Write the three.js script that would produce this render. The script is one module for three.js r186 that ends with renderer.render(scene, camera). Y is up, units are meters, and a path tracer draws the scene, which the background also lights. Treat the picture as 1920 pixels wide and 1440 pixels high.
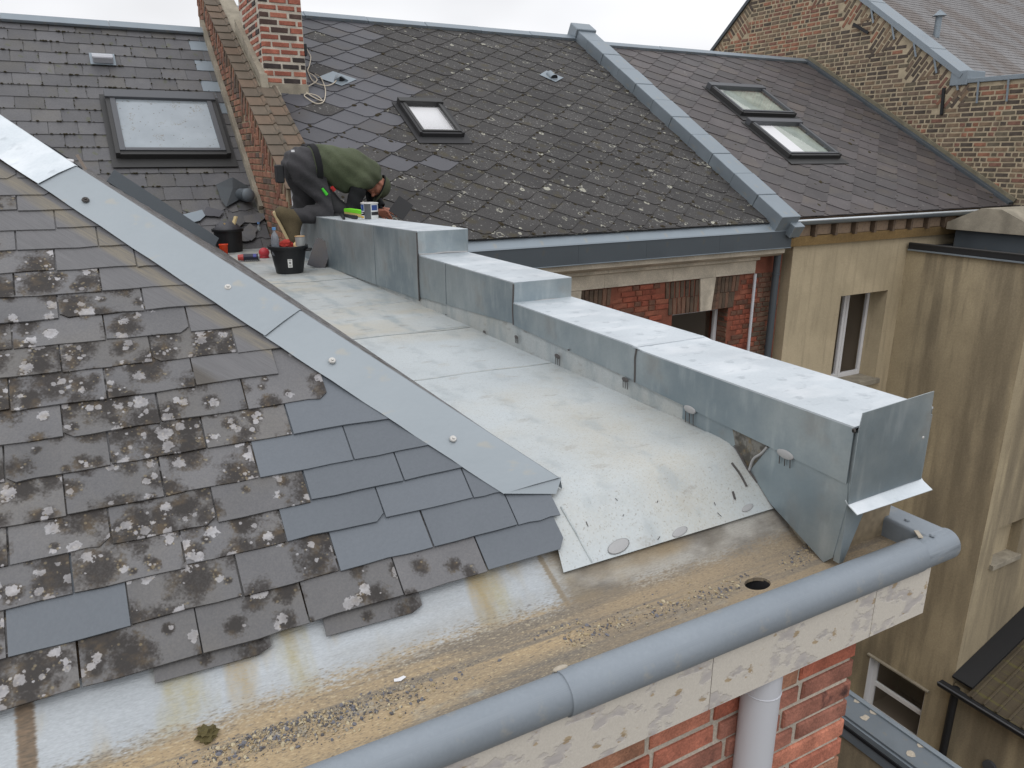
import * as THREE from 'three';
import { mergeGeometries, mergeVertices } from 'three/addons/utils/BufferGeometryUtils.js';
import { MarchingCubes } from 'three/addons/objects/MarchingCubes.js';
import { RoundedBoxGeometry } from 'three/addons/geometries/RoundedBoxGeometry.js';

// ------------------------------------------------------------------ camera, sky, sun, exposure
const H = 12;                                   // camera height above the courtyard, metres
const scene = new THREE.Scene();
const camera = new THREE.PerspectiveCamera(54.43, 4 / 3, 0.05, 400);
const YAW = 0.503078, PITCH = 0.297555;
const FW = new THREE.Vector3(Math.sin(YAW) * Math.cos(PITCH), -Math.sin(PITCH), -Math.cos(YAW) * Math.cos(PITCH));
camera.position.set(0, H, 0);
camera.lookAt(FW.x, H + FW.y, FW.z);
scene.add(camera);

function hash(x, y, s) { let n = Math.imul(x | 0, 374761393) + Math.imul(y | 0, 668265263) + Math.imul(s | 0, 1274126177); n = Math.imul(n ^ (n >>> 13), 1274126177); return ((n ^ (n >>> 16)) >>> 0) / 4294967296; }
function rng(seed) { let s = seed >>> 0 || 1; return () => { s = (s + 0x6D2B79F5) >>> 0; let t = Math.imul(s ^ (s >>> 15), 1 | s); t = (t + Math.imul(t ^ (t >>> 7), 61 | t)) ^ t; return ((t ^ (t >>> 14)) >>> 0) / 4294967296; }; }
// tileable fractal noise fields, 256 x 256, values about 0..1
const FN = 256;
function field(seed, base, oct) {
  const a = new Float32Array(FN * FN); let amp = 1, tot = 0;
  for (let o = 0; o < oct; o++) {
    const p = base << o; if (p > FN) break; tot += amp;
    for (let j = 0; j < FN; j++) for (let i = 0; i < FN; i++) {
      const x = i * p / FN, y = j * p / FN, x0 = Math.floor(x), y0 = Math.floor(y); let fx = x - x0, fy = y - y0; fx = fx * fx * (3 - 2 * fx); fy = fy * fy * (3 - 2 * fy);
      const h = (u, v) => hash(((u % p) + p) % p, ((v % p) + p) % p, seed + o * 17);
      const A = h(x0, y0), B = h(x0 + 1, y0), C = h(x0, y0 + 1), D = h(x0 + 1, y0 + 1);
      a[j * FN + i] += amp * (A + (B - A) * fx + (C - A) * fy + (A - B - C + D) * fx * fy);
    }
    amp *= 0.55;
  }
  for (let i = 0; i < a.length; i++) a[i] /= tot; return a;
}
const N1 = field(3, 4, 6), N2 = field(11, 8, 5), N3 = field(29, 3, 6), N4 = field(47, 64, 2);
function smp(f, u, v) {                           // u,v in tiles, wraps
  const x = u * FN, y = v * FN, xi = Math.floor(x), yi = Math.floor(y), fx = x - xi, fy = y - yi, x0 = xi & 255, x1 = (xi + 1) & 255, r0 = (yi & 255) << 8, r1 = ((yi + 1) & 255) << 8;
  const A = f[r0 + x0], B = f[r0 + x1], C = f[r1 + x0]; return A + (B - A) * fx + (C - A) * fy + (A - B - C + f[r1 + x1]) * fx * fy;
}
const sst = (a, b, x) => { x = Math.min(1, Math.max(0, (x - a) / (b - a))); return x * x * (3 - 2 * x); };
const mix = (a, b, t) => [a[0] + (b[0] - a[0]) * t, a[1] + (b[1] - a[1]) * t, a[2] + (b[2] - a[2]) * t];

{ // overcast sky: brighter overhead, soft cloud
  const w = 768, h = 384, d = new Float32Array(w * h * 4);
  for (let j = 0; j < h; j++) for (let i = 0; i < w; i++) {
    const el = ((j + 0.5) / h - 0.5) * Math.PI, az = (i + 0.5) / w * 2 * Math.PI, k = (j * w + i) * 4;
    let r, g, b;
    if (el < -0.02) { r = g = b = 0.16; }
    else {
      const s = Math.sin(Math.max(el, 0.0)), q = 1 / (s + 0.22), cx = Math.cos(az) * Math.cos(el) * q * 0.11, cz = Math.sin(az) * Math.cos(el) * q * 0.11;
      const n = smp(N1, cx + 0.31, cz + 0.17) * 0.6 + smp(N3, cx * 2.3 + 0.7, cz * 2.3) * 0.4;
      const L = (0.85 + 0.48 * s) * (0.84 + 0.34 * sst(0.32, 0.66, n));
      r = L * 0.98; g = L * 0.99; b = L * 1.02;
    }
    d[k] = r; d[k + 1] = g; d[k + 2] = b; d[k + 3] = 1;
  }
  const t = new THREE.DataTexture(d, w, h, THREE.RGBAFormat, THREE.FloatType);
  t.mapping = THREE.EquirectangularReflectionMapping; t.magFilter = THREE.LinearFilter; t.needsUpdate = true;
  scene.background = t; scene.environment = t;
}
const sun = new THREE.DirectionalLight(new THREE.Color(1, 0.97, 0.93), 0.6);
sun.position.set(-6, H + 16, 3); sun.target.position.set(4, H - 1, -6); sun.castShadow = true; sun.shadow.radius = 40;
Object.assign(sun.shadow.camera, { left: -16, right: 16, top: 16, bottom: -16, near: 1, far: 60 }); sun.shadow.mapSize.set(2048, 2048);
scene.add(sun, sun.target);
const renderer = new THREE.WebGLRenderer({ antialias: true });
renderer.toneMapping = THREE.LinearToneMapping; renderer.toneMappingExposure = 1.0; renderer.shadowMap.enabled = true;

// ------------------------------------------------------------------ photograph pixel -> ray (camera-relative, metres)
const RT = new THREE.Vector3(Math.cos(YAW), 0, Math.sin(YAW)), UP = new THREE.Vector3().crossVectors(RT, FW);
const V3 = (x, y, z) => new THREE.Vector3(x, y, z);
function ray(x, y) { return V3().addScaledVector(RT, (x - 960) / 1400).addScaledVector(UP, (720 - y) / 1400).add(FW); }
const onX = (x, y, X) => { const d = ray(x, y); return d.multiplyScalar(X / d.x); };
const onY = (x, y, Y) => { const d = ray(x, y); return d.multiplyScalar(Y / d.y); };
const onZ = (x, y, Z) => { const d = ray(x, y); return d.multiplyScalar(Z / d.z); };
const RAD = Math.PI / 180;
const proj = (p) => { const z = p.dot(FW); return [960 + 1400 * p.dot(RT) / z, 720 - 1400 * p.dot(UP) / z]; };

// ------------------------------------------------------------------ scene helpers
const things = [], taken = {};
function numbered(n) { const k = taken[n] = (taken[n] ?? -1) + 1; return k ? n + '_' + String(k).padStart(3, '0') : n; }
function thing(name, label, category, group) { const g = new THREE.Group(); g.name = numbered(name); g.userData = { label, category }; if (group) g.userData.group = group; scene.add(g); things.push(g); return g; }
function structure(name, geo, mat) { const m = add(scene, name, geo, mat); m.userData.kind = 'structure'; things.push(m); return m; }
function solo(name, geo, mat, label, category, group) { const m = add(scene, numbered(name), geo, mat); m.userData = { label, category }; if (group) m.userData.group = group; things.push(m); return m; }
function add(parent, name, geo, mat) { const m = new THREE.Mesh(geo, mat); m.name = name; m.castShadow = m.receiveShadow = true; parent.add(m); return m; }
function grp(parent, name) { const g = new THREE.Group(); g.name = name; parent.add(g); return g; }
function settle() {                              // moves every thing's origin to its base, and lifts the place to world height
  for (const o of things) {
    o.updateMatrixWorld(true); const b = new THREE.Box3().setFromObject(o), c = V3((b.min.x + b.max.x) / 2, b.min.y, (b.min.z + b.max.z) / 2);
    if (o.isMesh) { o.geometry = o.geometry.clone().applyMatrix4(o.matrix).translate(-c.x, -c.y, -c.z); o.rotation.set(0, 0, 0); o.scale.set(1, 1, 1); }
    else for (const k of o.children) k.position.sub(c);
    o.position.set(c.x, c.y + H, c.z);
  }
}
function uvBox(g, s = 1, ou = 0, ov = 0) {         // metres -> uv, by the way each face points
  const p = g.attributes.position, n = g.attributes.normal, uv = new Float32Array(p.count * 2);
  for (let i = 0; i < p.count; i++) {
    const ax = Math.abs(n.getX(i)), ay = Math.abs(n.getY(i)), az = Math.abs(n.getZ(i)); let u, v;
    if (ay >= ax && ay >= az) { u = p.getX(i); v = -p.getZ(i); } else if (ax >= az) { u = -p.getZ(i); v = p.getY(i); } else { u = p.getX(i); v = p.getY(i); }
    uv[2 * i] = u / s + ou; uv[2 * i + 1] = v / s + ov;
  }
  g.setAttribute('uv', new THREE.BufferAttribute(uv, 2)); return g;
}
const box = (x0, x1, y0, y1, z0, z1, s = 1) => uvBox(new THREE.BoxGeometry(x1 - x0, y1 - y0, z1 - z0).translate((x0 + x1) / 2, (y0 + y1) / 2, (z0 + z1) / 2), s);
const rbox = (x0, x1, y0, y1, z0, z1, r = 0.004, s = 1) => uvBox(new RoundedBoxGeometry(x1 - x0, y1 - y0, z1 - z0, 1, r).translate((x0 + x1) / 2, (y0 + y1) / 2, (z0 + z1) / 2), s);
function shapeOf(pts) { const s = new THREE.Shape(); pts.forEach((p, i) => i ? s.lineTo(p[0], p[1]) : s.moveTo(p[0], p[1])); return s; }
function area2(p) { let a = 0; for (let i = 0; i < p.length; i++) { const q = p[(i + 1) % p.length]; a += p[i][0] * q[1] - q[0] * p[i][1]; } return a; }
const ccw = (p) => area2(p) < 0 ? p.slice().reverse() : p;
const slab = (pts, t) => new THREE.ExtrudeGeometry(shapeOf(ccw(pts)), { depth: t, bevelEnabled: false });        // in x,y, thickness along +z
const slabX = (pts, x0, x1, s = 1) => uvBox(slab(pts.map(([y, z]) => [-z, y]), x1 - x0).rotateY(Math.PI / 2).translate(x0, 0, 0), s);   // [y,z] outline, extruded along x
const slabZ = (pts, z0, z1, s = 1) => uvBox(slab(pts, z1 - z0).translate(0, 0, z0), s);                           // [x,y] outline, along z
const slabY = (pts, y0, y1, s = 1) => uvBox(slab(pts.map(([x, z]) => [x, -z]), y1 - y0).rotateX(-Math.PI / 2).translate(0, y0, 0), s);  // [x,z] outline, along y
function sheet(pl, t) {                           // open polyline -> thin closed outline
  const off = pl.map((p, i) => { const a = pl[Math.max(0, i - 1)], b = pl[Math.min(pl.length - 1, i + 1)]; const dx = b[0] - a[0], dy = b[1] - a[1], l = Math.hypot(dx, dy); return [p[0] - dy / l * t, p[1] + dx / l * t]; });
  return pl.concat(off.reverse());
}
function clip(poly, a, b, c) {                    // keep a*x + b*y <= c
  const out = []; for (let i = 0; i < poly.length; i++) {
    const p = poly[i], q = poly[(i + 1) % poly.length], dp = a * p[0] + b * p[1] - c, dq = a * q[0] + b * q[1] - c;
    if (dp <= 0) out.push(p); if ((dp < 0 && dq > 0) || (dp > 0 && dq < 0)) { const t = dp / (dp - dq); out.push([p[0] + (q[0] - p[0]) * t, p[1] + (q[1] - p[1]) * t]); }
  } return out;
}
function tube(pts, r, seg = 40, rad = 8, closed = false) { return new THREE.TubeGeometry(new THREE.CatmullRomCurve3(pts, closed), seg, r, rad, closed); }
function rod(a, b, r, n = 12, r2 = r) { const d = V3().subVectors(b, a), g = new THREE.CylinderGeometry(r2, r, d.length(), n); g.applyQuaternion(new THREE.Quaternion().setFromUnitVectors(V3(0, 1, 0), d.clone().normalize())); return g.translate((a.x + b.x) / 2, (a.y + b.y) / 2, (a.z + b.z) / 2); }
function bar(a, b, w, t, up = V3(0, 1, 0), s = 1) {  // rectangular bar from a to b, width w across, thickness t along up
  const d = V3().subVectors(b, a), l = d.length(); d.normalize(); const x = V3().crossVectors(d, up).normalize(), y = V3().crossVectors(x, d);
  const g = uvBox(new THREE.BoxGeometry(w, t, l), s); g.applyMatrix4(new THREE.Matrix4().makeBasis(x, y, d.negate()).setPosition((a.x + b.x) / 2, (a.y + b.y) / 2, (a.z + b.z) / 2)); return g;
}
function frame(o, u, v, n) { return new THREE.Matrix4().makeBasis(u, v, n).setPosition(o); }
function roofFrame(parent, name, A, deg) { const g = grp(parent, name); g.position.copy(A); g.rotation.x = -(Math.PI / 2 - deg * RAD); return g; }
function uvPlane(g, s, ou = 0, ov = 0) { const p = g.attributes.position, uv = new Float32Array(p.count * 2); for (let i = 0; i < p.count; i++) { uv[2 * i] = p.getX(i) / s + ou; uv[2 * i + 1] = p.getY(i) / s + ov; } g.setAttribute('uv', new THREE.BufferAttribute(uv, 2)); return g; }

// ------------------------------------------------------------------ textures
const to8 = (x) => Math.max(0, Math.min(255, Math.round(x)));
function tex(w, h, fn, srgb = true) {             // fn(u,v,i,j) -> [r,g,b] 0..255
  const d = new Uint8Array(w * h * 4);
  for (let j = 0; j < h; j++) for (let i = 0; i < w; i++) { const c = fn((i + 0.5) / w, (j + 0.5) / h, i, j), k = (j * w + i) * 4; if (c.length) { d[k] = to8(c[0]); d[k + 1] = to8(c[1]); d[k + 2] = to8(c[2]); } else d[k] = d[k + 1] = d[k + 2] = to8(c); d[k + 3] = 255; }
  const t = new THREE.DataTexture(d, w, h); t.wrapS = t.wrapT = THREE.RepeatWrapping; t.magFilter = THREE.LinearFilter; t.minFilter = THREE.LinearMipmapLinearFilter; t.generateMipmaps = true;
  if (srgb) t.colorSpace = THREE.SRGBColorSpace; t.needsUpdate = true; return t;
}
function splats(w, h, list, edge = 0.35, rough = 0.35) {   // ragged blots [x,y,r (0..1 of width), strength] on a wrapping mask
  const m = new Float32Array(w * h);
  for (const [x, y, r, s = 1] of list) {
    const R = r * w * 1.5, cx = x * w, cy = y * h;
    for (let j = Math.floor(cy - R); j <= cy + R; j++) for (let i = Math.floor(cx - R); i <= cx + R; i++) {
      const ii = ((i % w) + w) % w, jj = ((j % h) + h) % h;
      const n = smp(N2, ii / w * 5 + x, jj / h * 5 * h / w + y) * 0.65 + smp(N4, ii / w * 4, jj / h * 4 * h / w) * 0.35 - 0.5, q = Math.hypot(i - cx, j - cy) / (r * w) + n * rough * 3;
      const val = s * (1 - sst(1 - edge, 1 + edge, q)); if (val > m[jj * w + ii]) m[jj * w + ii] = val;
    }
  } return m;
}
function scatter(seed, n, r0, r1, near) { const R = rng(seed), o = []; for (let i = 0; i < n; i++) { let x = R(), y = R(); const r = r0 + (r1 - r0) * R() ** 2; if (near) { const k = near[Math.floor(R() * near.length)]; x = k[0] + (R() - 0.5) * k[2] * 2.0; y = k[1] + (R() - 0.5) * k[2] * 2.0; } o.push([x, y, r, 0.75 + 0.25 * R()]); } return o; }

function slateLichen(seed, dark, white, S = 1024) {     // 1.2 m tile of weathered slate with dark and pale lichen
  const blots = scatter(seed, dark, 0.008, 0.042), D = splats(S, S, blots, 0.6, 0.8), Wm = splats(S, S, scatter(seed + 5, white, 0.002, 0.0125, blots), 0.1, 1.1), P = splats(S, S, scatter(seed + 9, white * 3, 0.0008, 0.003, blots), 0.3, 0.2);
  return tex(S, S, (u, v, i, j) => {
    const n = smp(N1, u * 2, v * 2), f = smp(N4, u * 6, v * 6), g = smp(N3, u + 0.3, v), k = j * S + i;
    let c = mix([92, 92, 95], [114, 113, 114], n); c = mix(c, [110, 104, 94], sst(0.48, 0.75, g) * 0.3 + sst(0.5, 0.8, f) * 0.1);
    const fl = 0.55 + 0.6 * f; c = mix(c, mix([40, 35, 32], [76, 63, 46], sst(0.45, 0.8, smp(N2, u * 5, v * 5))), Math.min(1, D[k] * fl * 1.35));
    c = mix(c, [150, 136, 104], P[k] * 0.6); c = mix(c, [182, 181, 184], Wm[k] * (0.55 + 0.5 * smp(N2, u * 7, v * 7)));
    const e = 1 + (f - 0.5) * 0.14; return [c[0] * e, c[1] * e, c[2] * e];
  });
}
const T = {};
T.slateA = slateLichen(101, 400, 900); T.slateB = slateLichen(202, 200, 160);
T.slateHip = tex(512, 512, (u, v) => { const d = u * 0.5, n = smp(N1, u, v), f = smp(N4, u * 2, v * 2), w = 0.012 * (smp(N2, 0.3, v * 3) - 0.5) + 0.02 * (smp(N2, u * 2, v * 4) - 0.5); let c = mix([90, 90, 93], [110, 109, 110], n); c = mix(c, [72, 66, 58], sst(0.16, 0.26, d) * sst(0.5, 0.7, smp(N3, u * 2, v * 2)) * 0.7); const b = sst(0.012, 0.03, d + w) * (1 - sst(0.045, 0.075, d + w)); c = mix(c, [128, 118, 98], b * (0.3 + 0.5 * f) * (0.5 + 0.8 * smp(N1, u * 3, v * 3))); const e = 1 + (f - 0.5) * 0.12; return [c[0] * e, c[1] * e, c[2] * e]; });
T.slateBump = tex(512, 512, (u, v) => 255 * (0.5 * smp(N2, u * 2, v * 2) + 0.5 * smp(N4, u * 3, v * 3)), false);
T.slateNew = tex(512, 512, (u, v) => { const n = smp(N1, u, v), f = smp(N4, u * 3, v * 3); let c = mix([92, 98, 105], [106, 112, 119], n * 0.7 + 0.3 * f); return c; });
T.slateLeft = tex(1024, 1024, (u, v) => { const n = smp(N1, u * 2, v * 2), g = smp(N3, u, v), f = smp(N4, u * 5, v * 5); let c = mix([68, 68, 71], [90, 89, 89], n); c = mix(c, [88, 83, 72], sst(0.52, 0.75, g) * 0.35); c = mix(c, [70, 74, 46], sst(0.68, 0.8, smp(N2, u * 3, v * 3)) * 0.5); const e = 1 + (f - 0.5) * 0.2; return [c[0] * e, c[1] * e, c[2] * e]; });
{ // dark fibre slates with crusty lichen rings, 3 m tile
  const S = 2048, R = rng(7), rings = []; for (let i = 0; i < 110; i++) rings.push([R(), R(), 0.004 + 0.013 * R() ** 2, R()]);
  const ring = new Float32Array(S * S);
  for (const [x, y, r, q] of rings) { const Rr = r * S * 1.6; for (let j = -Rr | 0; j <= Rr; j++) for (let i = -Rr | 0; i <= Rr; i++) { const ii = (((x * S + i) | 0) % S + S) % S, jj = (((y * S + j) | 0) % S + S) % S; const d = Math.hypot(i, j) / (r * S) + (smp(N2, ii / S * 14, jj / S * 14) - 0.5) * 1.1; const inner = q < 0.75 ? 0.58 : 0.1; const val = sst(inner, inner + 0.18, d) * (1 - sst(0.85, 1.02, d)); const kk = jj * S + ii; if (val > ring[kk]) ring[kk] = val; } }
  const dots = splats(S, S, scatter(71, 2600, 0.0006, 0.0036), 0.2, 0.5), moss = splats(S, S, scatter(73, 130, 0.004, 0.022), 0.5, 0.7);
  T.slateMid = tex(S, S, (u, v, i, j) => {
    const n = smp(N1, u * 3, v * 3), f = smp(N4, u * 10, v * 10), f2 = smp(N4, u * 5 + 0.4, v * 5), k = j * S + i; let c = mix([46, 44, 44], [68, 65, 63], n);
    c = mix(c, [118, 117, 113], sst(0.62, 0.78, f) * sst(0.40, 0.6, smp(N3, u * 2, v * 2)) * 0.8);
    c = mix(c, [66, 58, 34], moss[k] * (0.3 + 0.6 * f2)); c = mix(c, [146, 146, 142], dots[k] * 0.85); c = mix(c, [184, 182, 166], ring[k] * (0.55 + 0.6 * f2)); return c;
  });
  T.slateMidPlain = tex(512, 512, (u, v) => { const n = smp(N1, u, v), g = smp(N3, u, v); let c = mix([62, 62, 68], [78, 78, 84], n); return mix(c, [84, 74, 66], sst(0.58, 0.8, g) * 0.5); });
  const dr = splats(1024, 1024, scatter(75, 90, 0.002, 0.009), 0.2, 0.6);
  T.slateRight = tex(1024, 1024, (u, v, i, j) => { const n = smp(N1, u * 2, v * 2), g = smp(N3, u, v), f = smp(N4, u * 6, v * 6); let c = mix([66, 62, 63], [92, 88, 88], n); c = mix(c, [96, 88, 78], sst(0.55, 0.75, g) * 0.5); c = mix(c, [128, 124, 120], dr[j * 1024 + i] * 0.7); const e = 1 + (f - 0.5) * 0.25; return [c[0] * e, c[1] * e, c[2] * e]; });
}
// zinc: u along the fall/length
T.zincFloor = tex(1024, 1024, (u, v) => { // 2 m tile: pale oxide, ochre run-off stains, dark scratches
  const n = smp(N1, u, v), g = smp(N3, u + 0.4, v), f = smp(N4, u * 4, v * 4), s = smp(N2, u * 3, v), st = smp(N1, u + 0.6, v * 4 + 0.2), f2 = smp(N4, u * 8, v * 8 + 0.3);
  let c = mix([170, 175, 175], [198, 202, 202], n * 0.7 + f * 0.3); c = mix(c, [184, 171, 146], sst(0.44, 0.8, g * 0.65 + st * 0.35) * (0.2 + 0.6 * f2)); c = mix(c, [138, 150, 156], sst(0.45, 0.85, s) * 0.55);
  const sc = smp(N2, u * 2 + 0.3, v * 7); c = mix(c, [116, 110, 102], sst(0.66, 0.80, sc) * 0.5 * f2 * 1.4); const e = 1 + (f2 - 0.5) * 0.1; return [c[0] * e, c[1] * e, c[2] * e];
});
T.zincApron = tex(1024, 1024, (u, v) => { const n = smp(N1, u, v), g = smp(N2, u * 2, v * 2), f = smp(N4, u * 4, v * 4), s = smp(N2, u * 5, v); let c = mix([168, 175, 176], [190, 197, 198], n); c = mix(c, [182, 172, 148], sst(0.55, 0.85, g) * f * 0.8); c = mix(c, [150, 160, 164], sst(0.5, 0.9, s) * 0.4); return c; });
T.zincPale = tex(1024, 1024, (u, v) => { const n = smp(N1, u, v), g = smp(N3, u + 0.2, v), f = smp(N4, u * 6, v * 6), s = smp(N2, u * 2, v * 6), f2 = smp(N4, u * 10, v * 10 + 0.3); let c = mix([172, 179, 182], [200, 206, 208], n * 0.6 + f * 0.4); c = mix(c, [184, 174, 154], sst(0.46, 0.82, g) * (0.1 + f2 * 0.6)); c = mix(c, [150, 158, 162], sst(0.5, 0.85, smp(N2, u * 3, v * 2)) * 0.4); c = mix(c, [130, 122, 112], sst(0.68, 0.84, s) * 0.35 * f2 * 1.4); c = mix(c, [126, 120, 112], sst(0.74, 0.84, f2) * 0.6); c = mix(c, [150, 138, 118], sst(0.62, 0.8, smp(N1, u * 3 + 0.1, v * 3)) * f * 0.45); return c; });
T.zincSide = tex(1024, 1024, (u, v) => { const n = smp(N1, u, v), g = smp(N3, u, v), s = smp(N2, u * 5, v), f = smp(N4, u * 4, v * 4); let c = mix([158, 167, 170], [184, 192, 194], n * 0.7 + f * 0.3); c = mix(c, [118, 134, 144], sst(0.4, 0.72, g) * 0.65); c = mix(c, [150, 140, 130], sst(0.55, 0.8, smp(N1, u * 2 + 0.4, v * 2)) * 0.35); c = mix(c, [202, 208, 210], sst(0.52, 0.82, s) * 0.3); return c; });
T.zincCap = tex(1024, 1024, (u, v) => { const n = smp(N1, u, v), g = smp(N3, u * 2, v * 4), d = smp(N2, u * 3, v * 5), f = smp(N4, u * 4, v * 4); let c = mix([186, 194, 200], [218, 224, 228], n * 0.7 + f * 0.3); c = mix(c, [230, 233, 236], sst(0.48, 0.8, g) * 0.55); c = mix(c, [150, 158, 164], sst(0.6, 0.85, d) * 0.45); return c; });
T.zincBlue = tex(512, 512, (u, v) => { const n = smp(N1, u, v), f = smp(N4, u * 2, v * 2), g = smp(N2, u * 2, v * 2); let c = mix([128, 138, 146], [150, 160, 168], n * 0.8 + f * 0.2); return mix(c, [164, 156, 140], sst(0.66, 0.78, g) * 0.35); });
T.zincRough = tex(512, 512, (u, v) => 255 * (0.36 + 0.3 * smp(N1, u, v) + 0.12 * smp(N4, u * 2, v * 2)), false);
T.zincBump = tex(512, 512, (u, v) => 255 * smp(N3, u, v), false);
T.gutter = tex(1024, 1024, (u, v) => { // 2 m x 2 m: old oxide with run-off stains down v
  const n = smp(N1, u * 2, v * 2), g = smp(N3, u * 2, v), f = smp(N4, u * 12, v * 12), run = smp(N2, u * 4, v), blot = smp(N1, u * 5, v * 5 + 0.5), f2 = smp(N4, u * 6, v * 6);
  let c = mix([150, 152, 152], [180, 184, 186], n); c = mix(c, [150, 143, 122], sst(0.4, 0.8, run) * (0.35 + 0.5 * f2)); c = mix(c, [154, 140, 100], sst(0.55, 0.85, smp(N1, u * 3 + 0.2, v)) * f2 * 0.7); c = mix(c, [112, 104, 92], sst(0.5, 0.78, blot) * 0.6); c = mix(c, [172, 142, 104], sst(0.56, 0.8, g) * 0.5 * f * 1.5); const e = 1 + (f - 0.5) * 0.18; return [c[0] * e, c[1] * e, c[2] * e];
});
T.trough = tex(2048, 320, (u, v) => { // x from -0.8 to 2.4 m, v over 0.45 m of girth: 0 front of the floor, 0.51 foot of the back, 1 under the slates
  const x = -0.8 + u * 3.2, s = v * 0.45, X = x * 0.31, n = smp(N1, X * 2, s * 2), f = smp(N4, X * 8, s * 8), f2 = smp(N4, X * 5 + 0.3, s * 5), lo = smp(N3, X * 1.2, s * 1.6), run = smp(N2, X * 4, s * 0.35), run2 = smp(N1, X * 5 + 0.4, s * 0.5), str = smp(N2, X * 0.6 + 0.2, s * 5);
  let c = mix([158, 163, 167], [182, 187, 191], n); c = mix(c, [158, 148, 112], sst(0.46, 0.74, run) * (0.4 + 0.5 * f2)); c = mix(c, [150, 128, 90], sst(0.52, 0.75, run2) * 0.7 * (0.5 + f)); c = mix(c, [128, 122, 112], sst(0.5, 0.8, lo) * 0.6);
  const right = sst(0.98, 1.09, x + (f2 - 0.5) * 0.05), sm = smp(N1, X * 3, s * 2 + 0.5), g = mix(mix([104, 98, 90], [156, 152, 144], sst(0.35, 0.65, sm)), [140, 122, 94], sst(0.45, 0.7, smp(N3, X * 2 + 0.6, s * 2)) * 0.7); c = mix(c, g, right * 0.92);
  const jx = Math.abs(x + 0.278 + (f2 - 0.5) * 0.008); c = mix(c, mix([92, 84, 74], [134, 114, 94], f2), 1 - sst(0.012, 0.022, jx)); const j2 = Math.abs(x - 1.035 + (f2 - 0.5) * 0.01 + (s - 0.3) * 0.12); c = mix(c, [128, 116, 98], (1 - sst(0.004, 0.012, j2)) * 0.8);
  const top = 0.205 + 0.10 * smp(N3, X * 1.6, 0.4) + 0.05 * (f2 - 0.5) + 0.04 * (lo - 0.5), sand = 1 - sst(top - 0.03, top + 0.03, s + (f - 0.5) * 0.05);
  let d = mix([134, 122, 104], [164, 144, 114], sst(0.35, 0.7, lo)); d = mix(d, [112, 106, 98], sst(0.42, 0.68, str) * 0.8); d = mix(d, [150, 152, 150], sst(0.6, 0.78, smp(N1, X * 4, s * 3)) * 0.6); d = mix(d, [186, 172, 140], sst(0.62, 0.85, f) * 0.6); d = mix(d, [90, 88, 88], (1 - sst(0.15, 0.36, f)) * 0.6); d = mix(d, [128, 116, 100], right * 0.5);
  c = mix(c, d, sand); const e = 1 + (f - 0.5) * 0.12; return [c[0] * e, c[1] * e, c[2] * e];
});
T.grime = tex(1024, 1024, (u, v) => { const n = smp(N1, u * 2, v * 2), g = smp(N3, u * 3, v * 3), f = smp(N4, u * 8, v * 8), s = smp(N2, u * 5, v * 3), b = smp(N1, u * 4 + 0.3, v * 4); let c = mix([150, 148, 140], [170, 168, 162], n); c = mix(c, [84, 80, 74], sst(0.42, 0.66, g) * 0.75); c = mix(c, [158, 132, 92], sst(0.5, 0.75, b) * 0.65); c = mix(c, [104, 98, 88], sst(0.5, 0.75, s) * 0.5); const e = 1 + (f - 0.5) * 0.2; return [c[0] * e, c[1] * e, c[2] * e]; });
T.sand = tex(1024, 1024, (u, v) => { const n = smp(N1, u * 2, v * 2), g = smp(N3, u * 2, v * 2), f = smp(N4, u * 8, v * 8), b = smp(N2, u * 3, v * 3); let c = mix([138, 122, 100], [160, 144, 118], n); c = mix(c, [116, 106, 94], sst(0.4, 0.7, g) * 0.75); c = mix(c, [140, 138, 134], sst(0.5, 0.75, b) * 0.6); c = mix(c, [182, 168, 138], sst(0.62, 0.85, f) * 0.7); c = mix(c, [88, 86, 88], (1 - sst(0.16, 0.36, f)) * 0.6); return c; });
T.paint = tex(1024, 512, (u, v) => { // flaking white paint over grey board, 2 m x 0.5 m? grain along u
  const p = smp(N1, u * 2, v * 3), q = smp(N2, u * 2, v * 4), gr = smp(N2, u * 2, v * 9), f = smp(N4, u * 4, v * 3); let c = mix([190, 184, 174], [206, 200, 190], f);
  const bare = sst(0.5, 0.64, p * 0.7 + q * 0.3), wood = mix([160, 155, 153], [190, 184, 180], gr); c = mix(c, wood, bare); c = mix(c, [150, 124, 86], sst(0.7, 0.76, q) * 0.6); return c;
});
T.paintBump = tex(1024, 512, (u, v) => { const p = smp(N1, u * 2, v * 3), q = smp(N2, u * 2, v * 4); return 255 * (1 - sst(0.53, 0.57, p * 0.7 + q * 0.3)) * 0.7 + 60 * smp(N2, u * 2, v * 9); }, false);
T.stucco = tex(1024, 1024, (u, v) => { // 4 m x 12 m, dark algae streaks run down v
  const n = smp(N1, u * 2, v * 6), s = smp(N1, u * 2 + 0.3, v), s2 = smp(N2, u * 4, v), f = smp(N4, u * 6, v * 18), b = smp(N3, u, v * 3); let c = mix([158, 145, 120], [176, 162, 134], n); c = mix(c, [104, 95, 80], sst(0.42, 0.72, s) * 0.7); c = mix(c, [116, 106, 88], sst(0.45, 0.72, s2) * 0.5); c = mix(c, [132, 120, 98], sst(0.4, 0.7, b) * 0.4); const e = 1 + (f - 0.5) * 0.16; return [c[0] * e, c[1] * e, c[2] * e];
}); T.stucco.repeat.set(1, 1 / 3);
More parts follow.
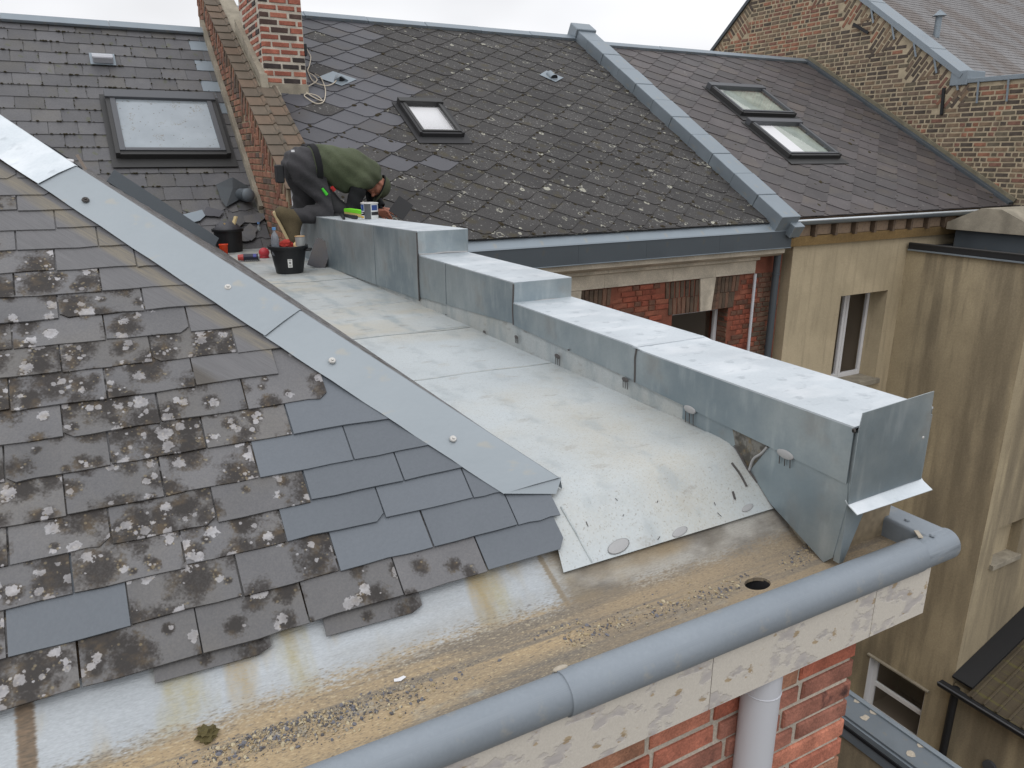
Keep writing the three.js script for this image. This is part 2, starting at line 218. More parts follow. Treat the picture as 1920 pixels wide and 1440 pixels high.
T.stuccoClean = tex(1024, 1024, (u, v) => { const n = smp(N1, u * 2, v * 4), s = smp(N2, u * 5, v), f = smp(N4, u * 6, v * 12), g = smp(N3, u, v * 2); let c = mix([172, 158, 132], [186, 171, 143], n); c = mix(c, [146, 134, 112], sst(0.45, 0.8, s) * 0.45); c = mix(c, [150, 138, 114], sst(0.45, 0.7, g) * 0.4); const e = 1 + (f - 0.5) * 0.14; return [c[0] * e, c[1] * e, c[2] * e]; }); T.stuccoClean.repeat.set(1, 0.5);
T.brick = tex(512, 512, (u, v) => { const n = smp(N2, u, v), f = smp(N4, u * 2, v * 2), g = smp(N1, u, v); const e = 0.7 + 0.42 * n + 0.25 * (f - 0.5); const d = sst(0.62, 0.76, g) * 0.6; return [235 * e * (1 - d), 235 * e * (1 - d), 235 * e * (1 - d * 0.9)]; });
T.brickBump = tex(512, 512, (u, v) => 255 * (0.6 * smp(N2, u * 2, v * 2) + 0.4 * smp(N4, u * 2, v * 2)), false);
T.mortar = tex(512, 512, (u, v) => { const n = smp(N1, u, v), f = smp(N4, u * 2, v * 2); const e = 0.72 + 0.35 * n + 0.2 * (f - 0.5); return [235 * e, 235 * e, 235 * e]; });
T.tile = tex(512, 512, (u, v) => { const n = smp(N1, u, v), g = smp(N3, u, v), f = smp(N4, u * 3, v * 3); let c = mix([92, 83, 72], [114, 100, 86], n); c = mix(c, [72, 69, 60], sst(0.45, 0.7, g) * 0.6); const e = 1 + (f - 0.5) * 0.25; return [c[0] * e, c[1] * e, c[2] * e]; });
T.conc = tex(512, 512, (u, v) => { const n = smp(N1, u, v), f = smp(N4, u * 3, v * 3); const e = 0.7 + 0.4 * n + 0.2 * (f - 0.5); return [150 * e + 10, 144 * e + 8, 130 * e + 6]; });
T.mossRoof = tex(512, 512, (u, v) => { const n = smp(N1, u, v), s = smp(N2, u * 3, v * 0.3), f = smp(N4, u * 3, v * 3); let c = mix([66, 58, 46], [88, 78, 60], n); c = mix(c, [96, 92, 48], sst(0.55, 0.75, s) * 0.6); const e = 1 + (f - 0.5) * 0.3; return [c[0] * e, c[1] * e, c[2] * e]; });
T.bitumen = tex(512, 512, (u, v) => { const n = smp(N1, u, v), f = smp(N4, u * 3, v * 3); const e = 0.7 + 0.5 * n + 0.2 * (f - 0.5); return [56 * e, 56 * e, 60 * e]; });
T.farRoof = tex(1024, 1024, (u, v) => { const n = smp(N1, u, v), s = smp(N3, u * 2, v * 0.5); let c = mix([108, 106, 106], [130, 128, 128], n); c = mix(c, [98, 88, 82], sst(0.5, 0.7, s) * 0.6); return c; });
T.cloth = tex(512, 512, (u, v) => { const n = smp(N1, u, v), f = smp(N4, u * 2, v * 2); const e = 0.78 + 0.3 * n + 0.25 * (f - 0.5); return [230 * e, 230 * e, 230 * e]; });
T.dusty = tex(512, 512, (u, v) => { const n = smp(N2, u, v), d = smp(N1, u * 2, v * 2), f = smp(N4, u * 2, v * 2); const e = 190 + 60 * n; let c = [e, e, e]; return mix(c, [120, 112, 96], sst(0.6, 0.8, d) * sst(0.4, 0.6, f) * 0.6); });

const rep = (t, x, y = x) => { const c = t.clone(); c.repeat.set(x, y); c.needsUpdate = true; return c; };
const lin = (r, g, b) => new THREE.Color().setRGB(r / 255, g / 255, b / 255, THREE.SRGBColorSpace);
const M = {};
const std = (o) => new THREE.MeshStandardMaterial(o);
const slateMat = (map, tint, rough = 0.62) => std({ map, color: tint, roughness: rough, bumpMap: T.slateBump, bumpScale: 0.0018 });
const grey = (k, r = 1, b = 1) => new THREE.Color(k * r, k, k * b);
M.slateOld = [slateMat(T.slateA, grey(1)), slateMat(T.slateA, grey(0.88, 1.0, 1.0)), slateMat(T.slateB, grey(1.0)), slateMat(T.slateB, grey(0.86, 1.01, 0.98))];
M.slateHip = slateMat(T.slateHip, grey(1)); M.slateNew = [slateMat(T.slateNew, grey(1), 0.5), slateMat(T.slateNew, grey(0.9), 0.5)];
M.slateLeft = [1.18, 1.04, 1.28, 0.95].map((k, i) => slateMat(T.slateLeft, grey(k, 1, 1.02), 0.55));
M.slateMid = [0.82, 0.7, 0.92].map((k) => slateMat(T.slateMid, grey(k), 0.75));
M.slateMidPlain = [1, 1.14, 0.85].map((k) => slateMat(T.slateMidPlain, grey(k, 1.0, 0.98), 0.55));
M.slateRight = [0.86, 0.72, 1.0, 0.8].map((k, i) => slateMat(T.slateRight, grey(k, 1 + 0.015 * i), 0.62));
M.deck = std({ map: T.mortar, color: lin(132, 112, 92), roughness: 0.95 });
const zinc = (map, tint = grey(1), metal = 0.55, rough = 1, bs = 0.004) => std({ map, color: tint, metalness: metal, roughness: rough, roughnessMap: T.zincRough, bumpMap: T.zincBump, bumpScale: bs });
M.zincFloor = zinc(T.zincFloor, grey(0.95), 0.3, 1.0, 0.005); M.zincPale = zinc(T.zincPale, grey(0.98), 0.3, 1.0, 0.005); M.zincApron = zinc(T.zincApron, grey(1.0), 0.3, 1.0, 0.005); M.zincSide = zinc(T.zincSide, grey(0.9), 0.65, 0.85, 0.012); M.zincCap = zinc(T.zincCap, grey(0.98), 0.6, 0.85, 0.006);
M.zincHip = zinc(T.zincBlue, new THREE.Color(1.2, 1.15, 1.1), 0.4, 0.95, 0.005); M.zincNew = zinc(T.zincCap, grey(1.05), 0.35, 0.8, 0.003); M.zincBlue = zinc(T.zincBlue, grey(0.92), 0.45, 0.9); M.zincDark = zinc(T.zincBlue, grey(0.3, 0.98, 1.02), 0.3, 1.0);
M.gutter = std({ map: T.gutter, roughness: 0.8, metalness: 0.1, bumpMap: T.slateBump, bumpScale: 0.003 }); M.grime = std({ map: T.grime, roughness: 0.85, bumpMap: T.slateBump, bumpScale: 0.003 }); M.valleyGrime = std({ map: T.grime, color: grey(0.55), roughness: 0.6, metalness: 0.3 }); M.trough = std({ map: T.trough, roughness: 0.88, bumpMap: T.slateBump, bumpScale: 0.003 }); M.sand = std({ map: T.sand, roughness: 0.95, bumpMap: T.slateBump, bumpScale: 0.006 });
T.beadTex = tex(512, 512, (u, v) => { const n = smp(N1, u, v), f = smp(N4, u * 2, v * 2), g = smp(N2, u * 2, v * 2); let c = mix([122, 130, 138], [142, 150, 158], n * 0.7 + f * 0.3); return mix(c, [168, 160, 146], sst(0.66, 0.82, g) * f * 0.5); });
M.bead = std({ map: T.beadTex, roughness: 0.55, metalness: 0.15 });
M.paint = std({ map: T.paint, roughness: 0.8, bumpMap: T.paintBump, bumpScale: 0.0014 });
M.solder = std({ color: lin(92, 88, 86), roughness: 0.45, metalness: 0.5, bumpMap: T.brickBump, bumpScale: 0.003 });
M.solderPale = std({ color: lin(168, 168, 168), roughness: 0.6, metalness: 0.3, bumpMap: T.brickBump, bumpScale: 0.001 });
M.screw = std({ color: lin(196, 194, 190), roughness: 0.5, metalness: 0.3 });
M.stucco = std({ map: T.stucco, roughness: 0.95, bumpMap: T.brickBump, bumpScale: 0.004 }); M.stuccoClean = std({ map: T.stuccoClean, roughness: 0.95, bumpMap: T.brickBump, bumpScale: 0.004 });
M.mortarPale = std({ map: T.mortar, color: lin(224, 214, 198), roughness: 0.95, bumpMap: T.brickBump, bumpScale: 0.004 }); M.mortarTan = std({ map: T.mortar, color: lin(172, 156, 130), roughness: 0.95 }); M.mortarLight = std({ map: T.mortar, color: lin(204, 188, 160), roughness: 0.95 }); M.mortarRed = std({ map: T.mortar, color: lin(150, 90, 70), roughness: 0.95 });
const brickM = (r, g, b) => std({ map: T.brick, color: lin(r, g, b), roughness: 0.92, bumpMap: T.brickBump, bumpScale: 0.004 });
M.bFront = [brickM(204, 128, 104), brickM(194, 114, 90), brickM(212, 138, 112), brickM(176, 118, 100), brickM(194, 140, 112)];
M.bChim = [brickM(182, 112, 92), brickM(170, 102, 84), brickM(190, 122, 100), brickM(96, 76, 70), brickM(70, 62, 60)];
M.bWall = [brickM(166, 116, 94), brickM(150, 104, 86), brickM(138, 110, 92), brickM(108, 92, 82), brickM(172, 124, 100)];
M.bGable = [brickM(132, 114, 98), brickM(112, 98, 86), brickM(148, 126, 104), brickM(96, 86, 78), brickM(166, 118, 96), brickM(120, 110, 94), brickM(142, 104, 90)];
M.bMid = [brickM(166, 92, 70), brickM(156, 86, 66), brickM(160, 98, 76), brickM(120, 84, 68)]; M.bMidBrown = [brickM(116, 94, 78), brickM(102, 86, 72), brickM(132, 100, 82)];
M.tile = [std({ map: T.tile, roughness: 0.9 }), std({ map: T.tile, color: grey(0.84), roughness: 0.9 }), std({ map: T.tile, color: new THREE.Color(1.1, 0.98, 0.92), roughness: 0.9 })];
M.conc = std({ map: T.conc, roughness: 0.95, bumpMap: T.brickBump, bumpScale: 0.004 });
M.cream = std({ map: T.mortar, color: lin(226, 214, 194), roughness: 0.8 }); M.white = std({ color: lin(214, 214, 216), roughness: 0.45 }); M.pvc = std({ color: lin(190, 192, 198), roughness: 0.4 });
M.black = std({ color: lin(26, 27, 30), roughness: 0.6 }); M.blackPlastic = std({ color: lin(24, 26, 30), roughness: 0.5, map: T.dusty }); M.dark = std({ color: lin(40, 40, 42), roughness: 0.7 }); M.frameGrey = std({ color: lin(84, 86, 90), roughness: 0.5, metalness: 0.2 }); M.frameDark = std({ color: lin(52, 52, 52), roughness: 0.55, metalness: 0.2 });
M.glass = new THREE.MeshPhysicalMaterial({ color: 0xffffff, transmission: 1, thickness: 0, roughness: 0.02, ior: 1.52 });
M.glassMirror = std({ color: lin(150, 158, 164), roughness: 0.06, metalness: 0.55 });
M.room = std({ color: lin(128, 116, 104), roughness: 0.95 }); M.bitumen = std({ map: T.bitumen, roughness: 0.9 }); M.mossRoof = std({ map: T.mossRoof, roughness: 0.9 }); M.farRoof = std({ map: T.farRoof, roughness: 0.8 });
M.ground = std({ map: T.conc, color: grey(0.55), roughness: 0.95 });

// ------------------------------------------------------------------ shared builders
const brickCache = new Map();
function brickGeo(l, h, d, v) {                   // chamfered brick face, open back: x,y centred, z 0..d
  const key = [l.toFixed(3), h.toFixed(3), d, v].join(); if (brickCache.has(key)) return brickCache.get(key);
  const R = rng(v * 991 + Math.round(l * 1000)), j = (a) => (R() - 0.5) * a, c = 0.005, ring = (x, y, z, k) => [[-x, -y], [x, -y], [x, y], [-x, y]].map(([a, b]) => V3(a + j(k), b + j(k), z + j(k * 0.6)));
  const r0 = ring(l / 2, h / 2, 0, 0), r1 = ring(l / 2, h / 2, d - c, 0.005), r2 = ring(l / 2 - c, h / 2 - c, d, 0.004), P = [], q = (a, b, e, f) => { for (const p of [a, b, e, a, e, f]) P.push(p.x, p.y, p.z); };
  for (let i = 0; i < 4; i++) { const k = (i + 1) % 4; q(r0[i], r0[k], r1[k], r1[i]); q(r1[i], r1[k], r2[k], r2[i]); } q(r2[0], r2[1], r2[2], r2[3]);
  const g = new THREE.BufferGeometry(); g.setAttribute('position', new THREE.Float32BufferAttribute(P, 3)); g.computeVertexNormals(); uvPlane(g, 0.6, R(), R()); brickCache.set(key, g); return g;
}
// list: [a, b, length, angle] in the wall's own plane; near: how many become parts of their own, largest first
function layBricks(parent, F, list, o) {
  const R = rng(o.seed || 1), inv = new THREE.Matrix4(), m4 = new THREE.Matrix4(), rest = [], restCol = [], lim = o.max ?? 300; let n = 0;
  if (o.rank) list.sort((p, q) => o.rank(q) - o.rank(p));
  for (let [a, b, l, ang = 0, hh] of list) {
    const a0 = a; if (o.flip) { a = -a; ang = -ang; }
    const g = brickGeo(Math.round(l * 100) / 100, hh ?? o.h, o.d, Math.floor(R() * 4)), mi = o.pick ? o.pick(a0, b, R) : Math.floor(R() * o.mats.length), mat = o.mats[mi];
    m4.makeRotationZ(ang).setPosition(a, b, (R() - 0.5) * 0.006 + (o.lift || 0)).premultiply(F);
    if (n < lim) { const m = add(parent, 'brick', g, mat); m4.decompose(m.position, m.quaternion, m.scale); n++; }
    else { const c = g.clone().applyMatrix4(m4), col = mat.color, ca = new Float32Array(c.attributes.position.count * 3); for (let i = 0; i < ca.length; i += 3) { ca[i] = col.r; ca[i + 1] = col.g; ca[i + 2] = col.b; } c.setAttribute('color', new THREE.BufferAttribute(ca, 3)); rest.push(c); }
  }
  if (rest.length) { const m = add(parent, 'far_bricks', mergeGeometries(rest), std({ map: T.brick, vertexColors: true, roughness: 0.92 })); m.userData.kind = 'stuff'; }
}
function courses(a0, a1, b0, b1, L, h, j, test, seed, headers = 0.5) {    // running bond with headers
  const R = rng(seed), out = []; let row = 0;
  for (let b = b0; b < b1; b += h + j, row++) {
    let a = a0 - R() * L; while (a < a1) { const l = (R() < headers ? L / 2 - j / 2 : L); const x = a + l / 2, y = b + h / 2; if (test(x, y, l / 2)) out.push([x, y, l]); a += l + j; }
  } return out;
}
function slateGeo(poly, t, s, ou, ov) { return uvPlane(slab(poly, t), s, ou, ov); }
const PLN = (A, deg) => { const t = deg * RAD, n = V3(0, Math.cos(t), Math.sin(t)), c = n.dot(A); return (x, y) => { const d = ray(x, y); d.multiplyScalar(c / n.dot(d)); return [d.x, (d.y - A.y) * Math.sin(t) - (d.z - A.z) * Math.cos(t), d]; }; };

// ================================================================== ground
structure('courtyard_ground', box(-60, 80, -12.3, -12, -80, 30, 2), M.ground);

// ================================================================== front house: hipped slate roof, flat zinc roof with stepped parapet, gutter, brick wall
const STRIP = -1, XI = 1.92, XO = 2.285;              // flat roof level, parapet inner and outer faces
{
  const house = thing('front_house', 'foreground brick house with hipped slate roof, flat zinc roof and stepped zinc parapet', 'house');
  const P0 = onY(1040, 910, -1), SL = 40, pf = PLN(P0, SL);
  // --- slate slope
  const roof = roofFrame(house, 'slate_roof', V3(0, P0.y, P0.z), SL), pu = (x, y) => pf(x, y);
  const h0 = pu(1040, 907), h1 = pu(146, 327), hk = (h1[0] - h0[0]) / (h1[1] - h0[1]);          // hip line u = h0u + hk (v - h0v)
  const hipU = (v) => h0[0] + hk * (v - h0[1]);
  const deckTop = 2.0, eaveV = -0.235, t = 0.0055, e0 = 0.121, Ls = 0.27, tilt = t / e0 * 1.15;
  add(roof, 'roof_deck', slab(clip([[-2.6, eaveV + 0.03], [3, eaveV + 0.03], [3, deckTop], [-2.6, deckTop]], 1, -hk, h0[0] - hk * h0[1] - 0.01), 0.02).translate(0, 0, -0.035), M.deck);
  const rows = [  // joints along each course's lower edge, from the eave up, in photograph pixels
    [[155, 1298], [380, 1228], [580, 1173], [757, 1125], [912, 1077], [1057, 1023]], [[17, 1240], [248, 1178], [455, 1118], [635, 1075], [810, 1032], [968, 992], [1046, 968]], [[140, 1117], [348, 1062], [538, 1027], [722, 982], [883, 937], [960, 920]],
    [[20, 1066], [212, 1025], [408, 984], [582, 947], [755, 907], [900, 876]], [[127, 967], [310, 935], [486, 903], [662, 870], [830, 838]], [[13, 910], [210, 875], [388, 847], [548, 820], [750, 788]], [[122, 823], [303, 800], [465, 774], [615, 750]],
    [[22, 775], [203, 752], [368, 731], [523, 710]], [[118, 703], [288, 685], [445, 668], [560, 655]], [[27, 665], [200, 643], [357, 627], [480, 614]], [[113, 605], [273, 590], [430, 575]], [[31, 567], [192, 552], [370, 536]], [[108, 518], [258, 507], [320, 500]], [[34, 482], [187, 471], [270, 464]], [[107, 438], [220, 431]], [[35, 405], [170, 398]], [[104, 375], [140, 371]], [[34, 345], [100, 341]]];
  const newPx = [[640, 775], [570, 855], [720, 830], [660, 905], [800, 880], [620, 970], [795, 930], [905, 905], [720, 1010], [890, 965], [980, 1015], [1000, 955], [650, 740], [905, 900], [848, 895]], newUV = newPx.map(([x, y]) => pu(x, y));
  const repl = pu(130, 1165), R = rng(5);
  rows.forEach((js, r) => {
    const uvp = js.map(([x, y]) => pu(x, y)); let v = uvp.reduce((s, p) => s + p[1], 0) / uvp.length; const us = uvp.map((p) => p[0]);
    let u = us[0]; while (u > -2.4) { u -= 0.29 + (R() - 0.5) * 0.02; us.unshift(u); }
    for (let i = 0; i + 1 < us.length; i++) {
      const a = us[i] + 0.0018 + R() * 0.001, b = us[i + 1] - 0.0018 - R() * 0.001, w = b - a, cu = (a + b) / 2, jg = () => (R() - 0.5) * 0.005, dv = (R() - 0.5) * 0.008;
      let poly = [[-w / 2, jg()], [-w / 4, jg()], [0, jg()], [w / 4, jg()], [w / 2, jg()], [w / 2, Ls], [-w / 2, Ls]]; const q = R();
      if (q < 0.1) poly.splice(4, 1, [w / 2 - 0.025, -0.003], [w / 2, 0.018]); else if (q < 0.18) poly.splice(0, 1, [-w / 2, 0.014], [-w / 2 + 0.02, -0.002]);
      if (r === 0 && i === us.length - 2) poly = [[-w / 2, 0], [w / 2 - 0.025, 0], [w / 2, 0.03], [w / 2, Ls], [-w / 2, Ls]];
      poly = clip(poly, 1, -hk, h0[0] - hk * h0[1] + hk * (v + dv) - cu - 0.03); if (poly.length < 3 || Math.abs(area2(poly)) < 0.004) continue;
      const isNew = newUV.some((p) => p[0] > a - 0.01 && p[0] < b + 0.01 && p[1] > v - 0.01 && p[1] < v + e0 - 0.01), isRep = repl[0] > a && repl[0] < b && repl[1] > v && repl[1] < v + e0;
      const heavy = R() < (cu < 0.35 ? 0.88 : 0.3), mat = isNew ? M.slateNew[R() < 0.5 ? 0 : 1] : isRep ? M.slateNew[1] : M.slateOld[(heavy ? 0 : 2) + (R() < 0.5 ? 0 : 1)];
      const hd = (hipU(v + 0.05) - 0.13 - b) / Math.hypot(1, hk), byHip = !isNew && r > 6 && hd < 0.10; let sg = slateGeo(poly, t, 1.2, R(), R()); if (byHip) { const P = sg.attributes.position, uv = sg.attributes.uv, dn = Math.hypot(1, hk); for (let k = 0; k < P.count; k++) { const U = P.getX(k) + cu, Vv = P.getY(k) + v; uv.setXY(k, (hipU(Vv) - U) / dn / 0.5 - 0.27, (Vv - hk * U) / dn / 1.0); } }
      const m = add(roof, 'slate', sg, byHip ? M.slateHip : mat); m.position.set(cu, v + dv, Ls * tilt + (isNew ? 0.003 : 0) + R() * 0.002); m.rotation.x = -tilt - (isNew ? 0.01 : 0); m.rotation.z = (R() - 0.5) * 0.008;
      if (isNew) m.userData.label = 'new blue-grey slate without lichen';
    }
  });
  // under-eave slate slips
  for (const [x, y] of [[400, 1230], [700, 1150]]) { const p = pu(x, y), m = add(roof, 'slate', slateGeo([[-0.13, 0], [0.1, 0.006], [0.13, 0.02], [0.13, 0.2], [-0.13, 0.2]], 0.005, 1.2, 0.2, 0.6), M.slateOld[3]); m.position.set(p[0], p[1] - 0.03, 0.0); m.rotation.z = -0.05; }
  // --- far side of the hip: slope down to the flat roof, 36.5 degrees, seen edge-on
  const E0 = V3(1.17, -1.0, 0), es = 36.5 * RAD, east = grp(house, 'side_slope'), eu = V3(0, 0, -1), ev = V3(-Math.cos(es), Math.sin(es), 0), en = V3(Math.sin(es), Math.cos(es), 0);
  { const q = new THREE.Quaternion().setFromRotationMatrix(frame(V3(), eu, ev, en)); east.position.set(E0.x, E0.y, -1.85); east.quaternion.copy(q); }
  // local x = distance back from the front end, y = up the slope; hip crosses it on the line x = kx*y
  const vTop = (E0.x + 0.3) / Math.cos(es), kx = 1.07 * Math.cos(es), Rr = rng(9);
  add(east, 'roof_deck', slab(clip([[0, 0], [7.9, 0], [7.9, vTop], [0, vTop]], -1, kx, 0), 0.02).translate(0, 0, -0.03), M.deck);
  for (let r = 0; r * 0.125 < vTop - 0.1; r++) for (let i = 0; i < 27; i++) {
    const w = 0.29, x = i * (w + 0.004) + (r % 2) * w / 2, y = r * 0.125; let poly = clip([[0, 0], [w, (Rr() - 0.5) * 0.006], [w, 0.24], [0, 0.24]], -1, kx, x - kx * y - 0.02); if (poly.length < 3 || x > 7.6) continue;
    const m = add(east, 'slate', slateGeo(poly, 0.005, 1.2, Rr(), Rr()), M.slateOld[Math.floor(Rr() * 4)]); m.position.set(x, y, 0.013); m.rotation.x = -0.05;
  }
  // --- hip flashing: three zinc lengths with screws
  const hip = grp(house, 'hip_flashing'), inPl = (x, y, w = 0) => { const p = pu(x, y), q = V3(p[0], p[1], w); roof.updateMatrix(); return q.applyMatrix4(roof.matrix); };
  const nS = V3(0, Math.cos(SL * RAD), Math.sin(SL * RAD));
  const hipQuad = (lo0, hi0, lo1, hi1, lift, name, mat) => {  // outline on the slate plane plus fold over the hip
    const A = inPl(...lo0), B = inPl(...hi0), C = inPl(...hi1), D = inPl(...lo1), up = nS.clone().multiplyScalar(lift), n = 14, P = [], U = [], I = [];
    const fold = V3(0.010, -0.035, 0), tn = nS.clone().multiplyScalar(0.0025); let w0 = 0;
    for (const side of [1, 0]) for (let i = 0; i <= n; i++) {
      const f = i / n, lo = A.clone().lerp(D, f), hi = B.clone().lerp(C, f), wob = Math.sin(i * 1.9) * 0.0018;
      const p0 = lo.clone().add(up).addScaledVector(nS, wob - 0.006), p1 = lo.clone().lerp(hi, 0.5).add(up).addScaledVector(nS, 0.004 + wob), p2 = lo.clone().lerp(hi, 0.94).add(up).addScaledVector(nS, 0.008), p3 = hi.clone().add(up).addScaledVector(nS, 0.001), p4 = hi.clone().add(fold).add(up).addScaledVector(nS, -0.004);
      const L = A.distanceTo(D) * f; [p0, p1, p2, p3, p4].forEach((p, k) => { if (!side) p.sub(tn); P.push(p.x, p.y, p.z); U.push(k * 0.045, L); });
    }
    const W = 5, off = (n + 1) * W; for (let i = 0; i < n; i++) for (let k = 0; k < W - 1; k++) { const a = i * W + k, b = a + 1, c = a + W, d = c + 1; I.push(a, b, c, b, d, c, a + off, c + off, b + off, b + off, c + off, d + off); }
    for (let i = 0; i < n; i++) for (const k of [0, W - 1]) { const a = i * W + k, c = a + W; if (k) I.push(a, c + off, c, a, a + off, c + off); else I.push(a, c, c + off, a, c + off, a + off); }
    for (const i of [0, n]) for (let k = 0; k < W - 1; k++) { const a = i * W + k, b = a + 1; if (i) I.push(a, b, b + off, a, b + off, a + off); else I.push(a, b + off, b, a, a + off, b + off); }
    const g = new THREE.BufferGeometry(); g.setAttribute('position', new THREE.Float32BufferAttribute(P, 3)); g.setAttribute('uv', new THREE.Float32BufferAttribute(U, 2)); g.setIndex(I); g.computeVertexNormals(); return add(hip, name, g, mat);
  };
  hipQuad([493, 638], [560, 592], [940, 933], [1044, 905], 0.030, 'zinc_length', M.zincHip);
  hipQuad([72, 357], [146, 327], [496, 640], [563, 594], 0.034, 'zinc_length', M.zincHip);
  { const m = hipQuad([-330, 90], [-240, 70], [75, 359], [149, 329], 0.038, 'zinc_length', M.zincNew); m.userData.label = 'bright new zinc length'; }
  { const a = inPl(1046, 905, 0.031), b = inPl(940, 933, 0.027), c = inPl(1038, 932, 0.022); const g = new THREE.BufferGeometry().setFromPoints([a, c, b, a.clone().add(V3(0.002, 0.003, -0.004)), b, c]); g.setAttribute('uv', new THREE.Float32BufferAttribute(new Array(12).fill(0.3), 2)); g.computeVertexNormals(); add(hip, 'folded_end', g, M.zincHip); }
  for (const [x, y, k] of [[427, 553, 0], [620, 689, 0], [844, 834, 0], [163, 391, 1]]) {
    const p = inPl(x, y, 0.039), q = new THREE.Quaternion().setFromUnitVectors(V3(0, 1, 0), nS); const g = mergeGeometries([new THREE.CylinderGeometry(0.0095, 0.0115, 0.004, 20), new THREE.CylinderGeometry(0.004, 0.005, 0.007, 10).translate(0, 0.003, 0)]); const m = add(hip, 'screw', g, k ? M.solder : M.screw); m.position.copy(p); m.quaternion.copy(q);
  }
  // --- flat zinc roof: sheets with welded seams across
  const flat = grp(house, 'flat_roof'), ys = (z) => STRIP - Math.max(0, (-5.2 - z)) * 0.012;
  const joints = [-1.93, -3.12, -4.05, -5.0, -6.3, -7.6, -9.9];
  for (let i = 0; i + 1 < joints.length; i++) { const a = joints[i], b = joints[i + 1], prof = []; for (let k = 0; k <= 6; k++) { const z = a + (b - a) * k / 6; prof.push([ys(z) - (i % 2) * 0.003 + Math.sin(k * 2.1 + i) * 0.0015, z]); } add(flat, 'zinc_sheet', slabX(prof.concat([[ys(b) - 0.02, b], [ys(a) - 0.02, a]]), 1.08, XI + 0.03, 2), i < 2 ? M.zincPale : M.zincFloor); }
  joints.slice(1, 5).forEach((z, i) => { // lap seams drawn as low welds, slightly askew
    const g = tube([0, 0.2, 0.4, 0.6, 0.8, 1].map((k) => V3(1.1 + k * (XI - 1.1), ys(z) + 0.0005, z + 0.05 * k - 0.01 + Math.sin(k * 9 + i) * 0.008)), 0.004, 24, 5); add(flat, 'seam', g, M.zincFloor);
  });
  // apron: bends down over the gutter
  const ap = [[-1.0035, -1.96], [-1.005, -1.895], [-1.011, -1.848], [-1.024, -1.812], [-1.046, -1.779], [-1.176, -1.622]];
  { const prof = sheet(ap, 0.0025); const g = slab([[1.062, -1.172], [XI + 0.012, -1.166], [XI - 0.02, -1.0], [1.14, -1.0]].map(([x, y]) => [x, y]), 0.001); g.dispose();
    const n = 12, P = [], U = [], I = []; for (let s = 0; s < 2; s++) for (let i = 0; i <= n; i++) ap.forEach(([y, z], k) => { const f = i / n, xl = [1.1, 1.11, 1.12, 1.12, 1.105, 1.064][k], x = xl + (XI + 0.006 - xl) * f, wob = k === 5 ? Math.sin(i * 1.3) * 0.0012 : 0; P.push(x, y + 0.006 - s * 0.003 + wob, z + 0.002 + wob); U.push(x / 2, [0, 0.035, 0.065, 0.092, 0.12, 0.212][k]); });
    const W = 6, off = (n + 1) * W; for (let i = 0; i < n; i++) for (let k = 0; k < 5; k++) { const a = i * W + k, b = a + 1, c = a + W, d = c + 1; I.push(a, b, c, b, d, c, a + off, c + off, b + off, b + off, c + off, d + off); } for (let i = 0; i < n; i++) { const a = i * W + 5, c = a + W; I.push(a, a + off, c, c, a + off, c + off); } for (let k = 0; k < 5; k++) { const a = k, b = k + 1; I.push(a, a + off, b, b, a + off, b + off); }
    const gg = new THREE.BufferGeometry(); gg.setAttribute('position', new THREE.Float32BufferAttribute(P, 3)); gg.setAttribute('uv', new THREE.Float32BufferAttribute(U, 2)); gg.setIndex(I); gg.computeVertexNormals(); add(flat, 'apron', gg, M.zincPale); }
  // solder patches on the apron
  const lay = (px, py, w, h, ang, mat, parent, name) => { const p = onYZ(px, py); const g = new THREE.SphereGeometry(1, 14, 6); g.scale(w, 0.0012, h); const m = add(parent, name, g, mat); m.position.copy(p.p); m.quaternion.setFromUnitVectors(V3(0, 1, 0), p.n); m.rotateY(ang); return m; };
  const apN = V3(0, Math.cos(39.6 * RAD), Math.sin(39.6 * RAD)), onYZ = (x, y) => { const d = ray(x, y), c = apN.dot(V3(0, -1.176 + 0.0088, -1.6195)); return { p: d.multiplyScalar(c / apN.dot(d)), n: apN }; };
  add(flat, 'standing_seam', tube([[1052, 950], [1075, 990], [1110, 1054]].map(([x, y]) => onYZ(x, y).p), 0.0028, 16, 6), M.zincApron);
  lay(1160, 1024, 0.045, 0.02, 0.2, M.solderPale, flat, 'solder_patch'); lay(1275, 997, 0.035, 0.013, 0.2, M.solderPale, flat, 'solder_patch'); lay(1402, 952, 0.03, 0.01, 0.2, M.solderPale, flat, 'solder_patch');
  { const Rk = rng(41); for (let k = 0; k < 7; k++) { const q = onYZ(1090 + Rk() * 300, 905 + Rk() * 110), d = V3(Rk() - 0.5, 0, 0).addScaledVector(V3(0, -0.64, 0.77), Rk() * 0.6).normalize(); if (q.p.y > -1.05) continue; add(flat, 'scratch', rod(q.p.clone(), q.p.clone().addScaledVector(d, 0.006 + Rk() * 0.014), 0.0011, 5), M.solder); } }
  // dark flux tracks and little blobs where the apron meets the parapet
  for (const pts of [[[1378, 835], [1395, 868], [1402, 880], [1420, 905]], [[1372, 868], [1388, 890], [1400, 912]], [[1374, 922], [1378, 936]]]) add(flat, 'flux_track', tube(pts.map(([x, y]) => onYZ(x, y).p.addScaledVector(apN, 0.001)), 0.004, 16, 5), M.solder);
  // --- parapet: stepped core, zinc skirts, caps
  const par = grp(house, 'parapet');
  const lev = [[-4.81, -8.1, -0.499, -0.60], [-3.47, -4.81, -0.655, -0.66], [-2.40, -3.47, -0.770, -0.764], [-1.345, -2.40, -0.784, -0.777]];
  const skirtB = [[-0.965, -1.05], [-0.874, -0.945], [-0.915, -0.88], [-0.962, -0.918]];
